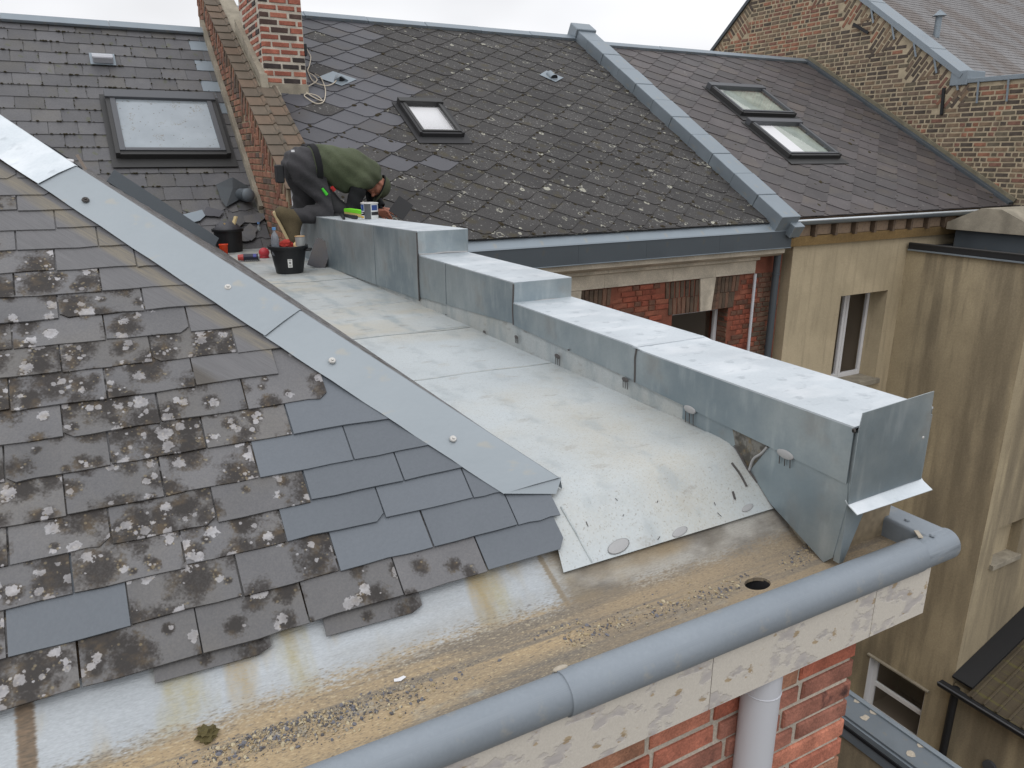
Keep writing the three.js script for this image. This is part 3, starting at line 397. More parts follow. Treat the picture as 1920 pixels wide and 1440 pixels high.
  add(par, 'upstand', slabX([[-1.0, -1.5], [-0.84, -1.5], [-0.84, -4.8], [-0.7, -4.82], [-0.7, -8.1], [-1.12, -8.1]], XI + 0.004, XO - 0.01, 2), M.zincFloor);
  add(par, 'outer_wall', box(XI + 0.05, XO - 0.012, -1.5, -0.86, -7.55, -1.42, 2), M.mortarTan); add(par, 'outer_wall', box(XI + 0.05, 2.075, -12, -1.501, -7.55, -1.45, 2), M.mortarTan);
  lev.forEach(([z0, z1, y0, y1], i) => {
    const [s0, s1] = skirtB[i], prj = [0.006, 0.0, 0.003, 0.007][i], lap = i === 3 ? 0.02 : 0;
    // top
    const top = new THREE.BoxGeometry(XO - XI + 2 * prj + 0.004, 0.006, z0 - z1 + lap, 6, 1, 16); { const p = top.attributes.position; for (let k = 0; k < p.count; k++) { const z = p.getZ(k), f = 0.5 - z / (z0 - z1 + lap), x = p.getX(k); p.setY(k, p.getY(k) + y0 + (y1 - y0) * f + 0.003 + Math.sin(z * 7 + i) * 0.0016 * Math.cos(x * 9) + (i === 3 && f > 0.98 ? 0.007 : 0)); } top.translate((XI + XO) / 2, 0, (z0 + z1) / 2 - lap / 2); top.computeVertexNormals(); uvBox(top, 1.3, i * 0.31, 0); }
    add(par, 'cap_top', top, M.zincCap);
    // inner skirt, in panels
    const cuts = [[-4.81, -5.72, -6.75, -8.1], [-3.47, -4.36, -4.81], [-2.40, -3.47], [-1.345, -2.40]][i];
    for (let k = 0; k + 1 < cuts.length; k++) {
      const a = cuts[k] - 0.001, b = cuts[k + 1] + 0.001, fy = (z, p, q) => p + (q - p) * (z - z0) / (z1 - z0), pj = prj + (k % 2) * 0.003;
      if (i === 3) { add(par, 'skirt', slabX([[y0, a], [y1, b], [s1, b], [-0.965, a]], XI - pj - 0.002, XI - pj + 0.001, 1.6), M.zincSide); }
      else add(par, 'skirt', slabX([[fy(a, y0, y1), a], [fy(b, y0, y1), b], [fy(b, s0, s1), b], [fy(a, s0, s1), a]], XI - pj - 0.002, XI - pj + 0.001, 1.6), M.zincSide);
      const o = slabX([[fy(a, y0, y1), a], [fy(b, y0, y1), b], [-0.98, b], [-0.98, a]], XO + pj - 0.001, XO + pj + 0.002, 1.6); add(par, 'outer_skirt', o, M.zincSide);
    }
    // step end facing the gutter
    if (i < 2) { const yb = lev[i + 1][2] + 0.004; add(par, 'step_end', slabZ([[XI - prj - 0.002, yb], [XO + prj + 0.002, yb], [XO + prj + 0.002, y0 + 0.003], [XI - prj - 0.002, y0 + 0.003]], z0 - 0.001, z0 + 0.002, 1.6), M.zincSide);
      add(par, 'weld', tube([0, 0.25, 0.5, 0.75, 1].map((f) => V3(XI + f * (XO - XI), yb + 0.002 + Math.sin(f * 17) * 0.003, z0 + 0.003)), 0.006, 20, 5), M.solderPale); }
    add(par, 'edge_weld', tube([0, 0.3, 0.6, 1].map((f) => V3(XI - prj - 0.004, y0 - 0.004 + (s0 - y0) * f * (i === 3 ? 0.02 : 1), z0 + 0.002 + Math.sin(f * 7 + i) * 0.004)), i === 3 || i === 2 ? 0.0065 : 0.0055, 16, 5), M.solder);
  });
  // cap lap at the join of the two lowest lengths
  add(par, 'lap_edge', rbox(XI - 0.01, XO + 0.008, -0.774, -0.764, -2.425, -2.395, 0.003), M.zincCap);
  // lower side panel running down to a point in the gutter
  add(par, 'side_panel', slabX([[-0.93, -2.1], [-0.93, -1.35], [-1.03, -1.338], [-1.23, -1.362], [-1.262, -1.392], [-1.155, -1.629], [-1.01, -1.81], [-0.99, -2.1]], XI - 0.0015, XI + 0.002, 1.6), M.zincSide);
  add(par, 'dirty_valley', slabX([[-0.925, -1.84], [-0.955, -1.66], [-1.07, -1.735], [-1.005, -1.81]], XI - 0.0035, XI - 0.002, 0.35), M.valleyGrime); add(par, 'weld', tube([V3(XI - 0.005, -0.955, -1.665), V3(XI - 0.005, -0.99, -1.69), V3(XI - 0.005, -1.02, -1.72), V3(XI - 0.005, -1.07, -1.735)], 0.005, 16, 5), M.solderPale);
  add(par, 'end_box', slabZ([[XI, -0.80], [XO, -0.80], [XO, -1.03], [2.02, -1.05], [XI + 0.02, -1.24], [XI + 0.001, -1.24]], -1.36, -1.338, 1.6), M.zincSide);
  { const g = slabZ([[XI - 0.004, -0.786], [XI + 0.004, -0.733], [2.262, -0.716], [2.275, -1.02], [XI - 0.004, -1.03]], 0, 0.003, 1.6); g.translate(0, 0, -1.335); add(par, 'end_plate', g, M.zincSide); }
  add(par, 'drip_tray', slabX(sheet([[-1.02, -1.345], [-1.032, -1.333], [-1.05, -1.298]], 0.003), XI - 0.002, 2.29, 1.3), M.zincNew);
  add(par, 'rivet', new THREE.SphereGeometry(0.006, 10, 8).translate(2.245, -0.87, -1.335), M.screw);
  add(par, 'brick_stub', rbox(2.1, 2.25, -1.19, -1.06, -1.72, -1.5, 0.01, 0.6), M.bFront[3]); add(par, 'mortar_bed', box(1.96, 2.235, -1.4, -1.19, -1.9, -1.5, 0.6), M.conc);
  // soldered cleats with drips along the skirt
  for (const [x, y, s] of [[908, 622, 0.6], [968, 632, 0.7], [1045, 668, 0.9], [1172, 712, 0.8], [1293, 768, 1.15], [1472, 852, 1.2], [1066, 656, 0.3], [836, 590, 0.3], [697, 540, 0.35]]) {
    const p = onX(x, y, XI - 0.01), g = new THREE.SphereGeometry(1, 12, 8); g.scale(0.0035, 0.013 * s, 0.03 * s); const m = add(par, 'solder_blob', g.translate(p.x, p.y, p.z), s > 1 ? M.solderPale : M.solder);
    const dr = []; for (let k = -1; k <= 1; k += 1) dr.push(rod(V3(p.x, p.y, p.z + k * 0.018 * s), V3(p.x + 0.003, Math.max(-0.995, p.y - 0.05 * s), p.z + k * 0.019 * s), 0.0018, 5)); if (s > 0.5) add(m, 'drip', mergeGeometries(dr), M.solder);
  }
  // --- gutter trough
  const gut = grp(house, 'gutter'), GX0 = -2.6, GX1 = 2.33;
  const troughUV = (g) => { const p = g.attributes.position, uv = new Float32Array(p.count * 2); for (let i = 0; i < p.count; i++) { const x = p.getX(i), y = p.getY(i), z = p.getZ(i), s = z > -1.505 ? -1.30 - z : 0.205 + Math.hypot(z + 1.505, y + 1.263); uv[2 * i] = (x + 0.8) / 3.2; uv[2 * i + 1] = s / 0.45; } g.setAttribute('uv', new THREE.BufferAttribute(uv, 2)); return g; };
  add(gut, 'trough_back', troughUV(slabX([[-1.125, -1.705], [-1.235, -1.557], [-1.252, -1.53], [-1.260, -1.513], [-1.263, -1.497], [-1.30, -1.497], [-1.18, -1.72]], GX0, GX1 - 0.09, 2)), M.trough);
  { // trough floor with a drain hole
    const dz = onY(1420, 1098, -1.27), sh = shapeOf([[GX0, 1.499], [GX1 - 0.05, 1.499], [GX1 - 0.05, 1.26], [GX0, 1.26]].map(([x, z]) => [x, z]).reverse()), hole = new THREE.Path(); hole.absellipse(dz.x, -dz.z, 0.045, 0.032, 0, Math.PI * 2, true); sh.holes.push(hole);
    const g = new THREE.ExtrudeGeometry(sh, { depth: 0.012, bevelEnabled: false, curveSegments: 20 }).rotateX(-Math.PI / 2).translate(0, -1.275, 0); add(gut, 'trough_floor', troughUV(g), M.trough);
    add(gut, 'outlet', new THREE.CylinderGeometry(0.043, 0.043, 0.3, 20, 1, true).translate(dz.x, -1.42, dz.z), M.dark);
  }
  add(gut, 'trough_front', slabX([[-1.29, -1.30], [-1.235, -1.30], [-1.235, -1.285], [-1.29, -1.285]], GX0, GX1 - 0.06, 1), M.zincBlue);
  const bc = [-1.247, -1.262], br = 0.052, prof = (k) => { const o = []; for (let a = 0; a < 24; a++) o.push([bc[0] + (br + k) * Math.sin(a / 24 * 2 * Math.PI), bc[1] + (br + k) * Math.cos(a / 24 * 2 * Math.PI) * 0.95]); return o; };
  const jx = onY(1070, 1275, -1.21).x, jx2 = onY(1735, 1030, -1.21).x;
  const beadM = (pr, a, b) => { const g = slabX(pr, a, b); const gg = mergeVertices(g.deleteAttribute('uv') && g.deleteAttribute('normal') && g, 1e-4); gg.computeVertexNormals(); return uvBox(toCreased(gg), 0.8); };
  add(gut, 'bead', beadM(prof(0), GX0, jx), M.bead); add(gut, 'bead', beadM(prof(0.004), jx - 0.02, jx2), M.bead); add(gut, 'bead', beadM(prof(0.001), jx2 + 0.004, GX1 + 0.03), M.bead);
  { const m = add(gut, 'sealant', uvBox(new THREE.SphereGeometry(1, 10, 8).scale(0.022, 0.008, 0.014)), M.cream); m.position.set(jx - 0.005, bc[0] + 0.045, bc[1] - 0.033); m.rotation.x = -0.6; }
  // return leg at the corner: flat-topped zinc box with rounded nose
  add(gut, 'corner_box', rbox(GX1 - 0.085, GX1 + 0.026, -1.28, -1.192, -1.66, -1.262, 0.012), M.bead);
  for (const [x, y] of [[1701, 975], [1748, 1004]]) { const p = onY(x, y, -1.19); add(gut, 'rivet', new THREE.CylinderGeometry(0.007, 0.009, 0.005, 16).translate(p.x, -1.188, p.z), M.bead); }
  { const p = onY(1722, 1002, -1.188); add(gut, 'sealant', uvBox(new THREE.BoxGeometry(0.045, 0.004, 0.014).rotateY(0.9).translate(p.x, -1.187, p.z)), M.cream); }
  // --- fascia boards
  const fas = grp(house, 'fascia'), fj = [GX0, onZ(1335, 1260, -1.235).x, onZ(1640, 1130, -1.235).x, 2.25];
  for (let i = 0; i < 3; i++) add(fas, 'fascia_board', uvBox(new THREE.BoxGeometry(fj[i + 1] - fj[i] - 0.003, 0.18, 0.06).translate((fj[i] + fj[i + 1]) / 2, -1.375, -1.264), 0.7, i * 0.37, i * 0.21), M.paint);
  add(fas, 'bed_mould', box(GX0, 2.2, -1.475, -1.462, -1.5, -1.245, 0.7), M.paint);
  // --- brick wall below
  const wall = grp(house, 'brick_wall'), ZW = -1.36; add(wall, 'mortar', box(-2.6, 2.085, -12, -1.465, -1.9, ZW, 0.6), M.mortarPale); add(wall, 'wall_core', box(-2.6, 1.945, -12, -1.465, -9.8, -1.91, 0.6), M.mortarPale);
  layBricks(wall, frame(V3(0, 0, ZW - 0.055), V3(1, 0, 0), V3(0, 1, 0), V3(0, 0, 1)), courses(0.2, 2.1, -3.4, -1.475, 0.23, 0.062, 0.021, (x, y, hl) => x + hl < 2.1 && y < -1.5, 12, 0.25).map((b, i, A) => { const nx = A[i + 1]; return !nx || nx[1] !== b[1] ? [b[0] + (2.098 - b[0] - b[2] / 2) / 2, b[1], b[2] + Math.max(0, 2.098 - b[0] - b[2] / 2)] : b; }), { h: 0.062, d: 0.066, mats: M.bFront, seed: 4, max: 260, rank: (b) => b[1] });
  layBricks(wall, frame(V3(2.085 - 0.055, 0, 0), V3(0, 0, -1), V3(0, 1, 0), V3(1, 0, 0)), courses(1.36, 1.9, -3.4, -1.475, 0.23, 0.062, 0.021, (x, y, hl) => x - hl > 1.352 && y < -1.5 && x + hl < 1.9, 13, 0.25), { h: 0.062, d: 0.066, mats: M.bFront, seed: 5, max: 60, rank: (b) => b[1] });
  // --- downpipe
  { const c = onZ(1420, 1350, -1.30), pr = 0.058, dp = grp(house, 'downpipe'); add(dp, 'pipe', new THREE.CylinderGeometry(pr, pr, 10, 32).translate(c.x, -6.46, -1.3), M.pvc); add(dp, 'joint_ring', new THREE.TorusGeometry(pr, 0.0025, 6, 32).rotateX(Math.PI / 2).translate(c.x, -1.55, -1.3), M.pvc); }
}
function toCreased(g) { return g; }

// ------------------------------------------------------------------ roof windows and plain windows
function roofWindow(parent, name, x0, x1, v0, v1, o = {}) {   // in a roof frame: x across, y up the slope, z out
  const g = grp(parent, name), t = o.h ?? 0.09, b = o.b ?? 0.07, fm = o.mat ?? M.frameGrey, dk = o.dark ?? M.frameDark;
  add(g, 'flashing', slab([[x0 - 0.07, v0 - 0.16], [x1 + 0.07, v0 - 0.16], [x1 + 0.07, v1 + 0.05], [x0 - 0.07, v1 + 0.05]], 0.006).translate(0, 0, 0.034), dk);
  add(g, 'casing', box(x0 - 0.012, x0 + b * 0.4, v0, v1, 0.04, t), dk); add(g, 'casing', box(x1 - b * 0.4, x1 + 0.012, v0, v1, 0.04, t), dk); add(g, 'casing', box(x0 + b * 0.4, x1 - b * 0.4, v0 - 0.01, v0 + b * 0.5, 0.04, t - 0.01), dk);
  add(g, 'hood', rbox(x0 - 0.016, x1 + 0.016, v1 - b * 1.5, v1 + 0.015, 0.04, t + 0.028, 0.008), fm);
  add(g, 'sash', rbox(x0 + b * 0.42, x0 + b * 1.1, v0 + b * 0.55, v1 - b * 1.5, 0.04, t + 0.008, 0.004), fm); add(g, 'sash', rbox(x1 - b * 1.1, x1 - b * 0.42, v0 + b * 0.55, v1 - b * 1.5, 0.04, t + 0.008, 0.004), fm);
  add(g, 'sash', rbox(x0 + b * 1.1, x1 - b * 1.1, v0 + b * 0.55, v0 + b * 1.1, 0.04, t + 0.006, 0.004), fm);
  const gx0 = x0 + b * 1.1, gx1 = x1 - b * 1.1, gv0 = v0 + b * 1.1, gv1 = v1 - b * 1.5;
  if (o.shaft) { const d = o.deep ?? 0.28, m = o.shaft; add(g, 'lining', box(gx0 - 0.02, gx0, gv0, gv1, -d, 0.05), m); add(g, 'lining', box(gx1, gx1 + 0.02, gv0, gv1, -d, 0.05), m); add(g, 'lining', box(gx0, gx1, gv1, gv1 + 0.02, -d, 0.05), m); add(g, 'lining', box(gx0, gx1, gv0 - 0.02, gv0, -d, 0.05), m); add(g, 'lining', box(gx0, gx1, gv0, gv1, -d - 0.02, -d), o.back ?? m); if (o.net) add(g, 'net_blind', box(gx0 + 0.003, gx1 - 0.003, gv0 + 0.03, gv1 - 0.003, 0.04, 0.046), o.net); if (o.blind) add(g, 'blind', box(gx0 + 0.002, gx0 + (gx1 - gx0) * o.blind, gv0 + 0.004, gv1 - 0.004, 0.05, 0.056), M.white); }
  else add(g, 'screen', box(gx0, gx1, gv0, gv1, 0.02, 0.04), o.screen ?? M.room);
  add(g, 'pane', new THREE.PlaneGeometry(gx1 - gx0, gv1 - gv0).translate((gx0 + gx1) / 2, (gv0 + gv1) / 2, t - 0.012), o.glass ?? M.glass); return g;
}
// window in a wall; F maps x across, y up, z outward from the wall face; the reveal is r deep
function wallWindow(parent, F, w, h, o) {
  const g = grp(parent, 'window'); F.decompose(g.position, g.quaternion, g.scale); const r = o.r ?? 0.16, f = o.f ?? 0.06, fm = M.white, parts = [];
  { const d = o.room ?? 1.05, z0 = -r - 0.06 - d, z1 = -r - 0.055, q = 0.1; add(g, 'room', mergeGeometries([box(-q, w + q, -q, h + q, z0 - 0.02, z0), box(-q - 0.02, -q, -q, h + q, z0, z1), box(w + q, w + q + 0.02, -q, h + q, z0, z1), box(-q, w + q, -q - 0.02, -q, z0, z1), box(-q, w + q, h + q, h + q + 0.02, z0, z1)]), M.room); }
  const cols = o.cols ?? 1, rws = o.rows ?? 1, cw = w / cols, rh = h / rws;
  for (let c = 0; c < cols; c++) {
    const a = c * cw, b = a + cw, jam = (x0, x1, y0, y1, d = 0) => add(g, 'frame', rbox(x0, x1, y0, y1, -r - 0.05, -r + d, 0.004), fm);
    jam(a + 0.004, a + f, 0.004, h - 0.004); jam(b - f, b - 0.004, 0.004, h - 0.004); jam(a + f, b - f, 0.004, f + 0.02); jam(a + f, b - f, h - f, h - 0.004);
    for (let k = 1; k < rws; k++) jam(a + f, b - f, (o.rowAt ?? k / rws) * h - f / 2, (o.rowAt ?? k / rws) * h + f / 2);
    add(g, 'pane', new THREE.PlaneGeometry(cw - 2 * f, h - 2 * f).translate((a + b) / 2, h / 2, -r - 0.02), M.glass);
  } return g;
}

// ================================================================== left house: slate roof with large roof window
const XW = 1.84;                                      // west face of the party wall
{
  const F0 = onX(493, 400, XW), DEG = 38.68, pl = PLN(F0, DEG), house = thing('left_house', 'slate roofed house behind with one large grey roof window and ridge of zinc', 'house');
  const roof = roofFrame(house, 'slate_roof', V3(0, F0.y, F0.z), DEG), vR = pl(383, 62)[1], R = rng(31), ex = 0.238, w0 = 0.312, L = 0.5, t = 0.006, tilt = t / ex * 1.3;
  add(roof, 'roof_deck', box(-3.2, XW, -0.85, vR, -0.05, -0.02), M.deck);
  const sk0 = pl(217, 300), sk1 = pl(404, 190), skV0 = pl(232, 302)[1], skV1 = pl(212, 187)[1], skX0 = sk0[0] + 0.02, skX1 = pl(433, 302)[0] - 0.01;
  const vs = pl(50, 40)[1];
  for (let r = 0; r < 20; r++) { const v = vs - (r + 1) * ex + 0.02; for (let i = 0; i < 17; i++) {
    const x = -3.0 + i * w0 + (r % 2) * w0 / 2 - 0.118; let a = -w0 / 2 + 0.003, b = w0 / 2 - 0.003; if (x + a > XW - 0.03 || v < -0.78) continue; b = Math.min(b, XW - 0.012 - x); if (b - a < 0.05) continue;
    if (x + a > skX0 - 0.02 && x + b < skX1 + 0.02 && v > skV0 && v + ex < skV1) continue;
    const j = () => (R() - 0.5) * 0.008; const Lr = Math.min(L, vR - 0.02 - v); if (Lr < 0.05) continue; let poly = [[a, j()], [a / 2, j()], [b / 2, j()], [b, j()], [b, Lr], [a, Lr]]; if (v < 0.35 && R() < 0.4) poly = [[a, 0.02 + R() * 0.05], [a / 2, R() * 0.03], [0.02, 0.03 + R() * 0.05], [b / 2, j()], [b, 0.02 * R()], [b, L], [a, L]];
    const edge = x + w0 > XW && r % 2 && r < 9, m = add(roof, 'slate', slateGeo(poly, t, 2.4, R(), R()), edge ? M.zincBlue : M.slateLeft[Math.floor(R() * 4)]); m.position.set(x, v + (R() - 0.5) * 0.008, L * tilt - 0.005 + R() * 0.002); m.rotation.x = -tilt; m.rotation.z = (R() - 0.5) * 0.012;
    if (edge) m.userData.label = 'zinc soaker';
  } }
  // moss in the joints
  { const g = new THREE.IcosahedronGeometry(1, 0), N = 900, im = new THREE.InstancedMesh(g, std({ color: lin(62, 56, 34), roughness: 1, map: T.mortar }), N), m4 = new THREE.Matrix4(); im.name = 'moss'; im.userData.kind = 'stuff'; im.castShadow = im.receiveShadow = true;
    for (let k = 0; k < N; k++) { const r = Math.floor(R() * 17), v = vs - (r + 1) * ex + 0.02, vert = R() < 0.45, i = Math.floor(R() * 16), jx = -3.0 + (i - 0.5) * w0 + (r % 2) * w0 / 2 - 0.118; const x = vert ? jx + (R() - 0.5) * 0.01 : -1.4 + R() * 3.1, y = vert ? v + R() * ex : v - 0.004; const s = 0.005 + R() * 0.008; m4.makeScale(s * (vert ? 0.8 : 1.6), s, s * 0.7).setPosition(Math.min(x, XW - 0.05), Math.max(y, -0.5), 0.028); im.setMatrixAt(k, m4); } roof.add(im); }
  { const zm = std({ color: lin(150, 155, 158), map: T.dusty, roughness: 0.25, metalness: 0.1 }); const pts = splats(512, 512, scatter(88, 120, 0.002, 0.011), 0.2, 0.6); const dirt = tex(512, 512, (u, v, i, j) => { const n = smp(N1, u, v), f = smp(N4, u * 2, v * 2); let c = mix([134, 142, 148], [160, 168, 174], n); c = mix(c, [84, 80, 72], pts[j * 512 + i] * (0.4 + 0.4 * f)); return mix(c, [110, 100, 84], sst(0.6, 0.75, smp(N2, u, v)) * sst(0.55, 0.7, f) * 0.7); });
    roofWindow(roof, 'roof_window', skX0, skX1, skV0, skV1, { b: 0.09, h: 0.12, glass: std({ map: rep(dirt, 1, 1), roughness: 0.22, metalness: 0.25 }), dark: M.frameDark }); }
  // ridge
  { const rg = grp(roof, 'ridge'); for (let i = 0; i < 4; i++) add(rg, 'ridge_zinc', rbox(-3.2 + i * 1.26, -3.2 + (i + 1) * 1.26 - 0.004, vR - 0.12, vR + 0.02, 0.035 + (i % 2) * 0.003, 0.075 + (i % 2) * 0.003, 0.006), M.zincBlue); }
  { const p = pl(193, 116), g = grp(roof, 'roof_vent'); add(g, 'base_plate', box(p[0] - 0.15, p[0] + 0.15, p[1] - 0.12, p[1] + 0.13, 0.034, 0.04), M.zincBlue); add(g, 'hood', slabX([[p[1] - 0.09, -0.04], [p[1] - 0.09, -0.13], [p[1] - 0.06, -0.145], [p[1] + 0.11, -0.05]].map(([y, z]) => [y, -z]), p[0] - 0.12, p[0] + 0.12), M.pvc); for (let k = 0; k < 5; k++) add(g, 'louvre', box(p[0] - 0.11, p[0] + 0.11, p[1] - 0.098, p[1] - 0.088, 0.05 + k * 0.016, 0.058 + k * 0.016), M.pvc); }
  add(house, 'body', box(-3.2, XW, -12, -1.25, -18, -9.95, 2), M.mortarTan);
  add(house, 'rear_slope', slabX([[F0.y + vR * Math.sin(DEG * RAD) - 0.05, F0.z - vR * Math.cos(DEG * RAD) - 0.02], [-1.2, -16.5], [-1.25, -10], [-0.9, -10]], -3.2, XW - 0.02), M.deck);
  // side flashing along the party wall
  { const a = pl(383, 52)[2], b = pl(493, 400)[2], nn = V3(0, Math.cos(DEG * RAD), Math.sin(DEG * RAD)); a.addScaledVector(nn, 0.06); b.addScaledVector(nn, 0.06); add(house, 'mortar_fillet', bar(V3(XW - 0.025, a.y, a.z), V3(XW - 0.025, b.y, b.z), 0.05, 0.12, nn, 0.5), M.conc); const c = V3(XW - 0.02, -1.03, -9.62); add(house, 'mortar_fillet', bar(V3(XW - 0.025, b.y, b.z), c, 0.04, 0.06, nn, 0.5), M.conc); }
}

// ================================================================== party wall with tile coping, chimney
const MA = onZ(858, 452, -7.42), MDEG = 30, mp = PLN(MA, MDEG), roofY = (z) => MA.y + (-z + MA.z) * Math.tan(MDEG * RAD);   // middle house roof plane
{
  const wall = thing('party_wall', 'old brick gable wall between the slate roofs, topped by brown clay tiles', 'wall');
  const top = (z) => roofY(z) + 0.08, zf = -8.28, zb = -13.2, XE = 2.26;
  add(wall, 'mortar', slabX([[-12, zf], [top(zf), zf], [top(zb), zb], [-12, zb]], XW + 0.008, XE - 0.03, 0.6), M.mortarTan);
  const lft = onX(493, 400, XW), lfY = (z) => lft.y + (lft.z - z) * Math.tan(38.68 * RAD);
  // west face: level courses below, raked courses square to the slope above
  const ct = Math.cos(MDEG * RAD), st = Math.sin(MDEG * RAD), tt = (a, b) => (top(-a) - b) * ct;      // distance under the coping
  const inW = (a, b, m = 0.03) => b < top(-a) - m && b > lfY(-a) - 0.05 && a > -zf + 0.01 && b > -1.3;
  const wedge = (a, b) => { const s = a / ct - (top(-a) - b) * st, d = tt(a, b), f = Math.abs(((s / 0.62) % 1 + 1) % 1 - 0.5) * 2; return d < 0.12 + 0.34 * f; };
  const list = courses(8.28, 12.9, -1.4, 2.4, 0.21, 0.058, 0.014, (x, y, hl) => inW(x - hl, y, 0.05) && inW(x + hl, y, 0.05) && !wedge(x, y), 21, 0.3);
  for (let s = 8.4; s < 16; s += 0.072) for (let d = 0.02 + (Math.round(s / 0.072) % 2) * 0.1; d < 0.62; d += 0.224) { const dc = d + 0.1, a0 = s * ct, aa = a0 + dc * st, bb = top(-a0) - dc * ct; if (inW(aa, bb, 0.06) && wedge(aa, bb)) list.push([aa, bb, 0.2, MDEG * RAD + Math.PI / 2, 0.055]); }
  layBricks(wall, frame(V3(XW + 0.008 + 0.05, 0, 0), V3(0, 0, 1), V3(0, 1, 0), V3(-1, 0, 0)), list, { flip: true, h: 0.058, d: 0.062, mats: M.bWall, seed: 6, max: 300, rank: (b) => -b[0] });
  layBricks(wall, frame(V3(0, 0, zf - 0.05), V3(1, 0, 0), V3(0, 1, 0), V3(0, 0, 1)), courses(XW, XE, -1.3, top(zf) - 0.07, 0.21, 0.058, 0.014, (x, y, hl) => x - hl > XW && x + hl < XE - 0.03, 22), { h: 0.058, d: 0.062, mats: M.bWall, seed: 7 });
  // clay tile coping: two columns in front of the chimney, one beside it
  const cop = grp(wall, 'coping'), nn = V3(0, ct, st), Rt = rng(44), tileG = (w) => { const P = [[-w / 2, 0], [w / 2 - 0.035, 0], [w / 2 - 0.025, 0.012], [w / 2 - 0.008, 0.024], [w / 2 + 0.008, 0.02], [w / 2 + 0.012, 0.004], [w / 2 - 0.005, 0.006], [w / 2 - 0.012, -0.012], [-w / 2, -0.014]]; return uvBox(slab(P, 0.30), 0.5); };
  const tg = tileG(0.2), q = new THREE.Quaternion().setFromRotationMatrix(frame(V3(), V3(1, 0, 0), nn, V3(0, -st, ct)));
  for (let k = 0; k < 28; k++) for (let c = 0; c < 2; c++) { const z = zf + 0.12 - k * 0.225 * ct; if (z < zb) continue; if (c && z < -10.0) continue; const m = add(cop, 'tile', tg, M.tile[Math.floor(Rt() * 3)]); m.position.set(XW + 0.075 + c * 0.21 + (Rt() - 0.5) * 0.008, top(z - 0.26) + 0.03, z - 0.26); m.quaternion.copy(q); m.rotateX(-0.055); m.rotateZ((Rt() - 0.5) * 0.03); }
  add(cop, 'bedding', slabX([[top(-10.0) + 0.03, -10.0], [top(zb) + 0.03, zb], [top(zb) - 0.1, zb], [top(-10) - 0.1, -10.0]], XW + 0.17, XE, 0.5), M.conc);

  const ch = thing('chimney', 'red brick chimney stack with pale mortar beside the tile coping', 'chimney');
  const cz = -10.2, cx0 = onZ(491, 70, cz).x, cx1 = onZ(569.5, 75, cz).x, cb = roofY(cz) - 0.1, cz1 = -11.5, ctp = 3.3;
  add(ch, 'mortar', box(cx0 + 0.003, cx1 - 0.003, cb, ctp, cz1, cz - 0.003, 0.5), M.mortarPale);
  const pick = (a, b, R) => R() < 0.28 ? 3 + Math.floor(R() * 2) : Math.floor(R() * 3), lay2 = (o, u, n, a0, a1, seed, flip) => layBricks(ch, frame(o, u, V3(0, 1, 0), n), courses(a0, a1, cb + 0.24, ctp, 0.2, 0.054, 0.029, (x, y, hl) => x - hl > a0 - 0.004 && x + hl < a1 + 0.004, seed, 0.4), { h: 0.054, d: 0.062, mats: M.bChim, seed, pick, flip, max: 200, rank: (b) => -b[1] });
  // front face laid course by course so that it closes at both corners
  { const R = rng(77), list = []; let row = 0; for (let b = cb + 0.24; b < ctp - 0.06; b += 0.083, row++) { const w = cx1 - cx0; const cuts = row % 2 ? [0.095, 0.195, w - 0.355] : [0.195, 0.195, w - 0.455]; let a = cx0; cuts.forEach((l, k) => { list.push([a + l / 2 + (R() - 0.5) * 0.006, b + 0.031, l, 0, 0.05 + R() * 0.008]); a += l + 0.03; }); }
    layBricks(ch, frame(V3(0, 0, cz - 0.058), V3(1, 0, 0), V3(0, 1, 0), V3(0, 0, 1)), list, { h: 0.062, d: 0.062, mats: M.bChim, seed: 61, pick, max: 200, rank: (b) => -b[1] }); }
  lay2(V3(cx0 + 0.058, 0, 0), V3(0, 0, 1), V3(-1, 0, 0), -cz + 0.03, -cz1, 62, true); lay2(V3(cx1 - 0.058, 0, 0), V3(0, 0, -1), V3(1, 0, 0), -cz + 0.03, -cz1, 63);
  add(ch, 'render_band', box(cx0 + 0.03, cx1 + 0.012, cb, cb + 0.235, cz - 0.05, cz + 0.012, 0.5), M.conc);
  add(ch, 'lead_flashing', rbox(cx0 + 0.1, cx1 + 0.02, cb - 0.02, cb + 0.11, cz - 0.04, cz + 0.022, 0.004), M.zincDark);
  add(ch, 'mortar_fillet', slabX([[top(cz) + 0.16, cz + 0.02], [top(cz1) + 0.2, cz1], [top(cz1), cz1], [top(cz) - 0.02, cz + 0.06]], cx0 - 0.07, cx0 + 0.02, 0.5), M.conc);
  add(ch, 'cable_box', rbox(cx1 + 0.004, cx1 + 0.04, 1.2, 1.34, cz - 0.12, cz - 0.02, 0.006), M.black);
}

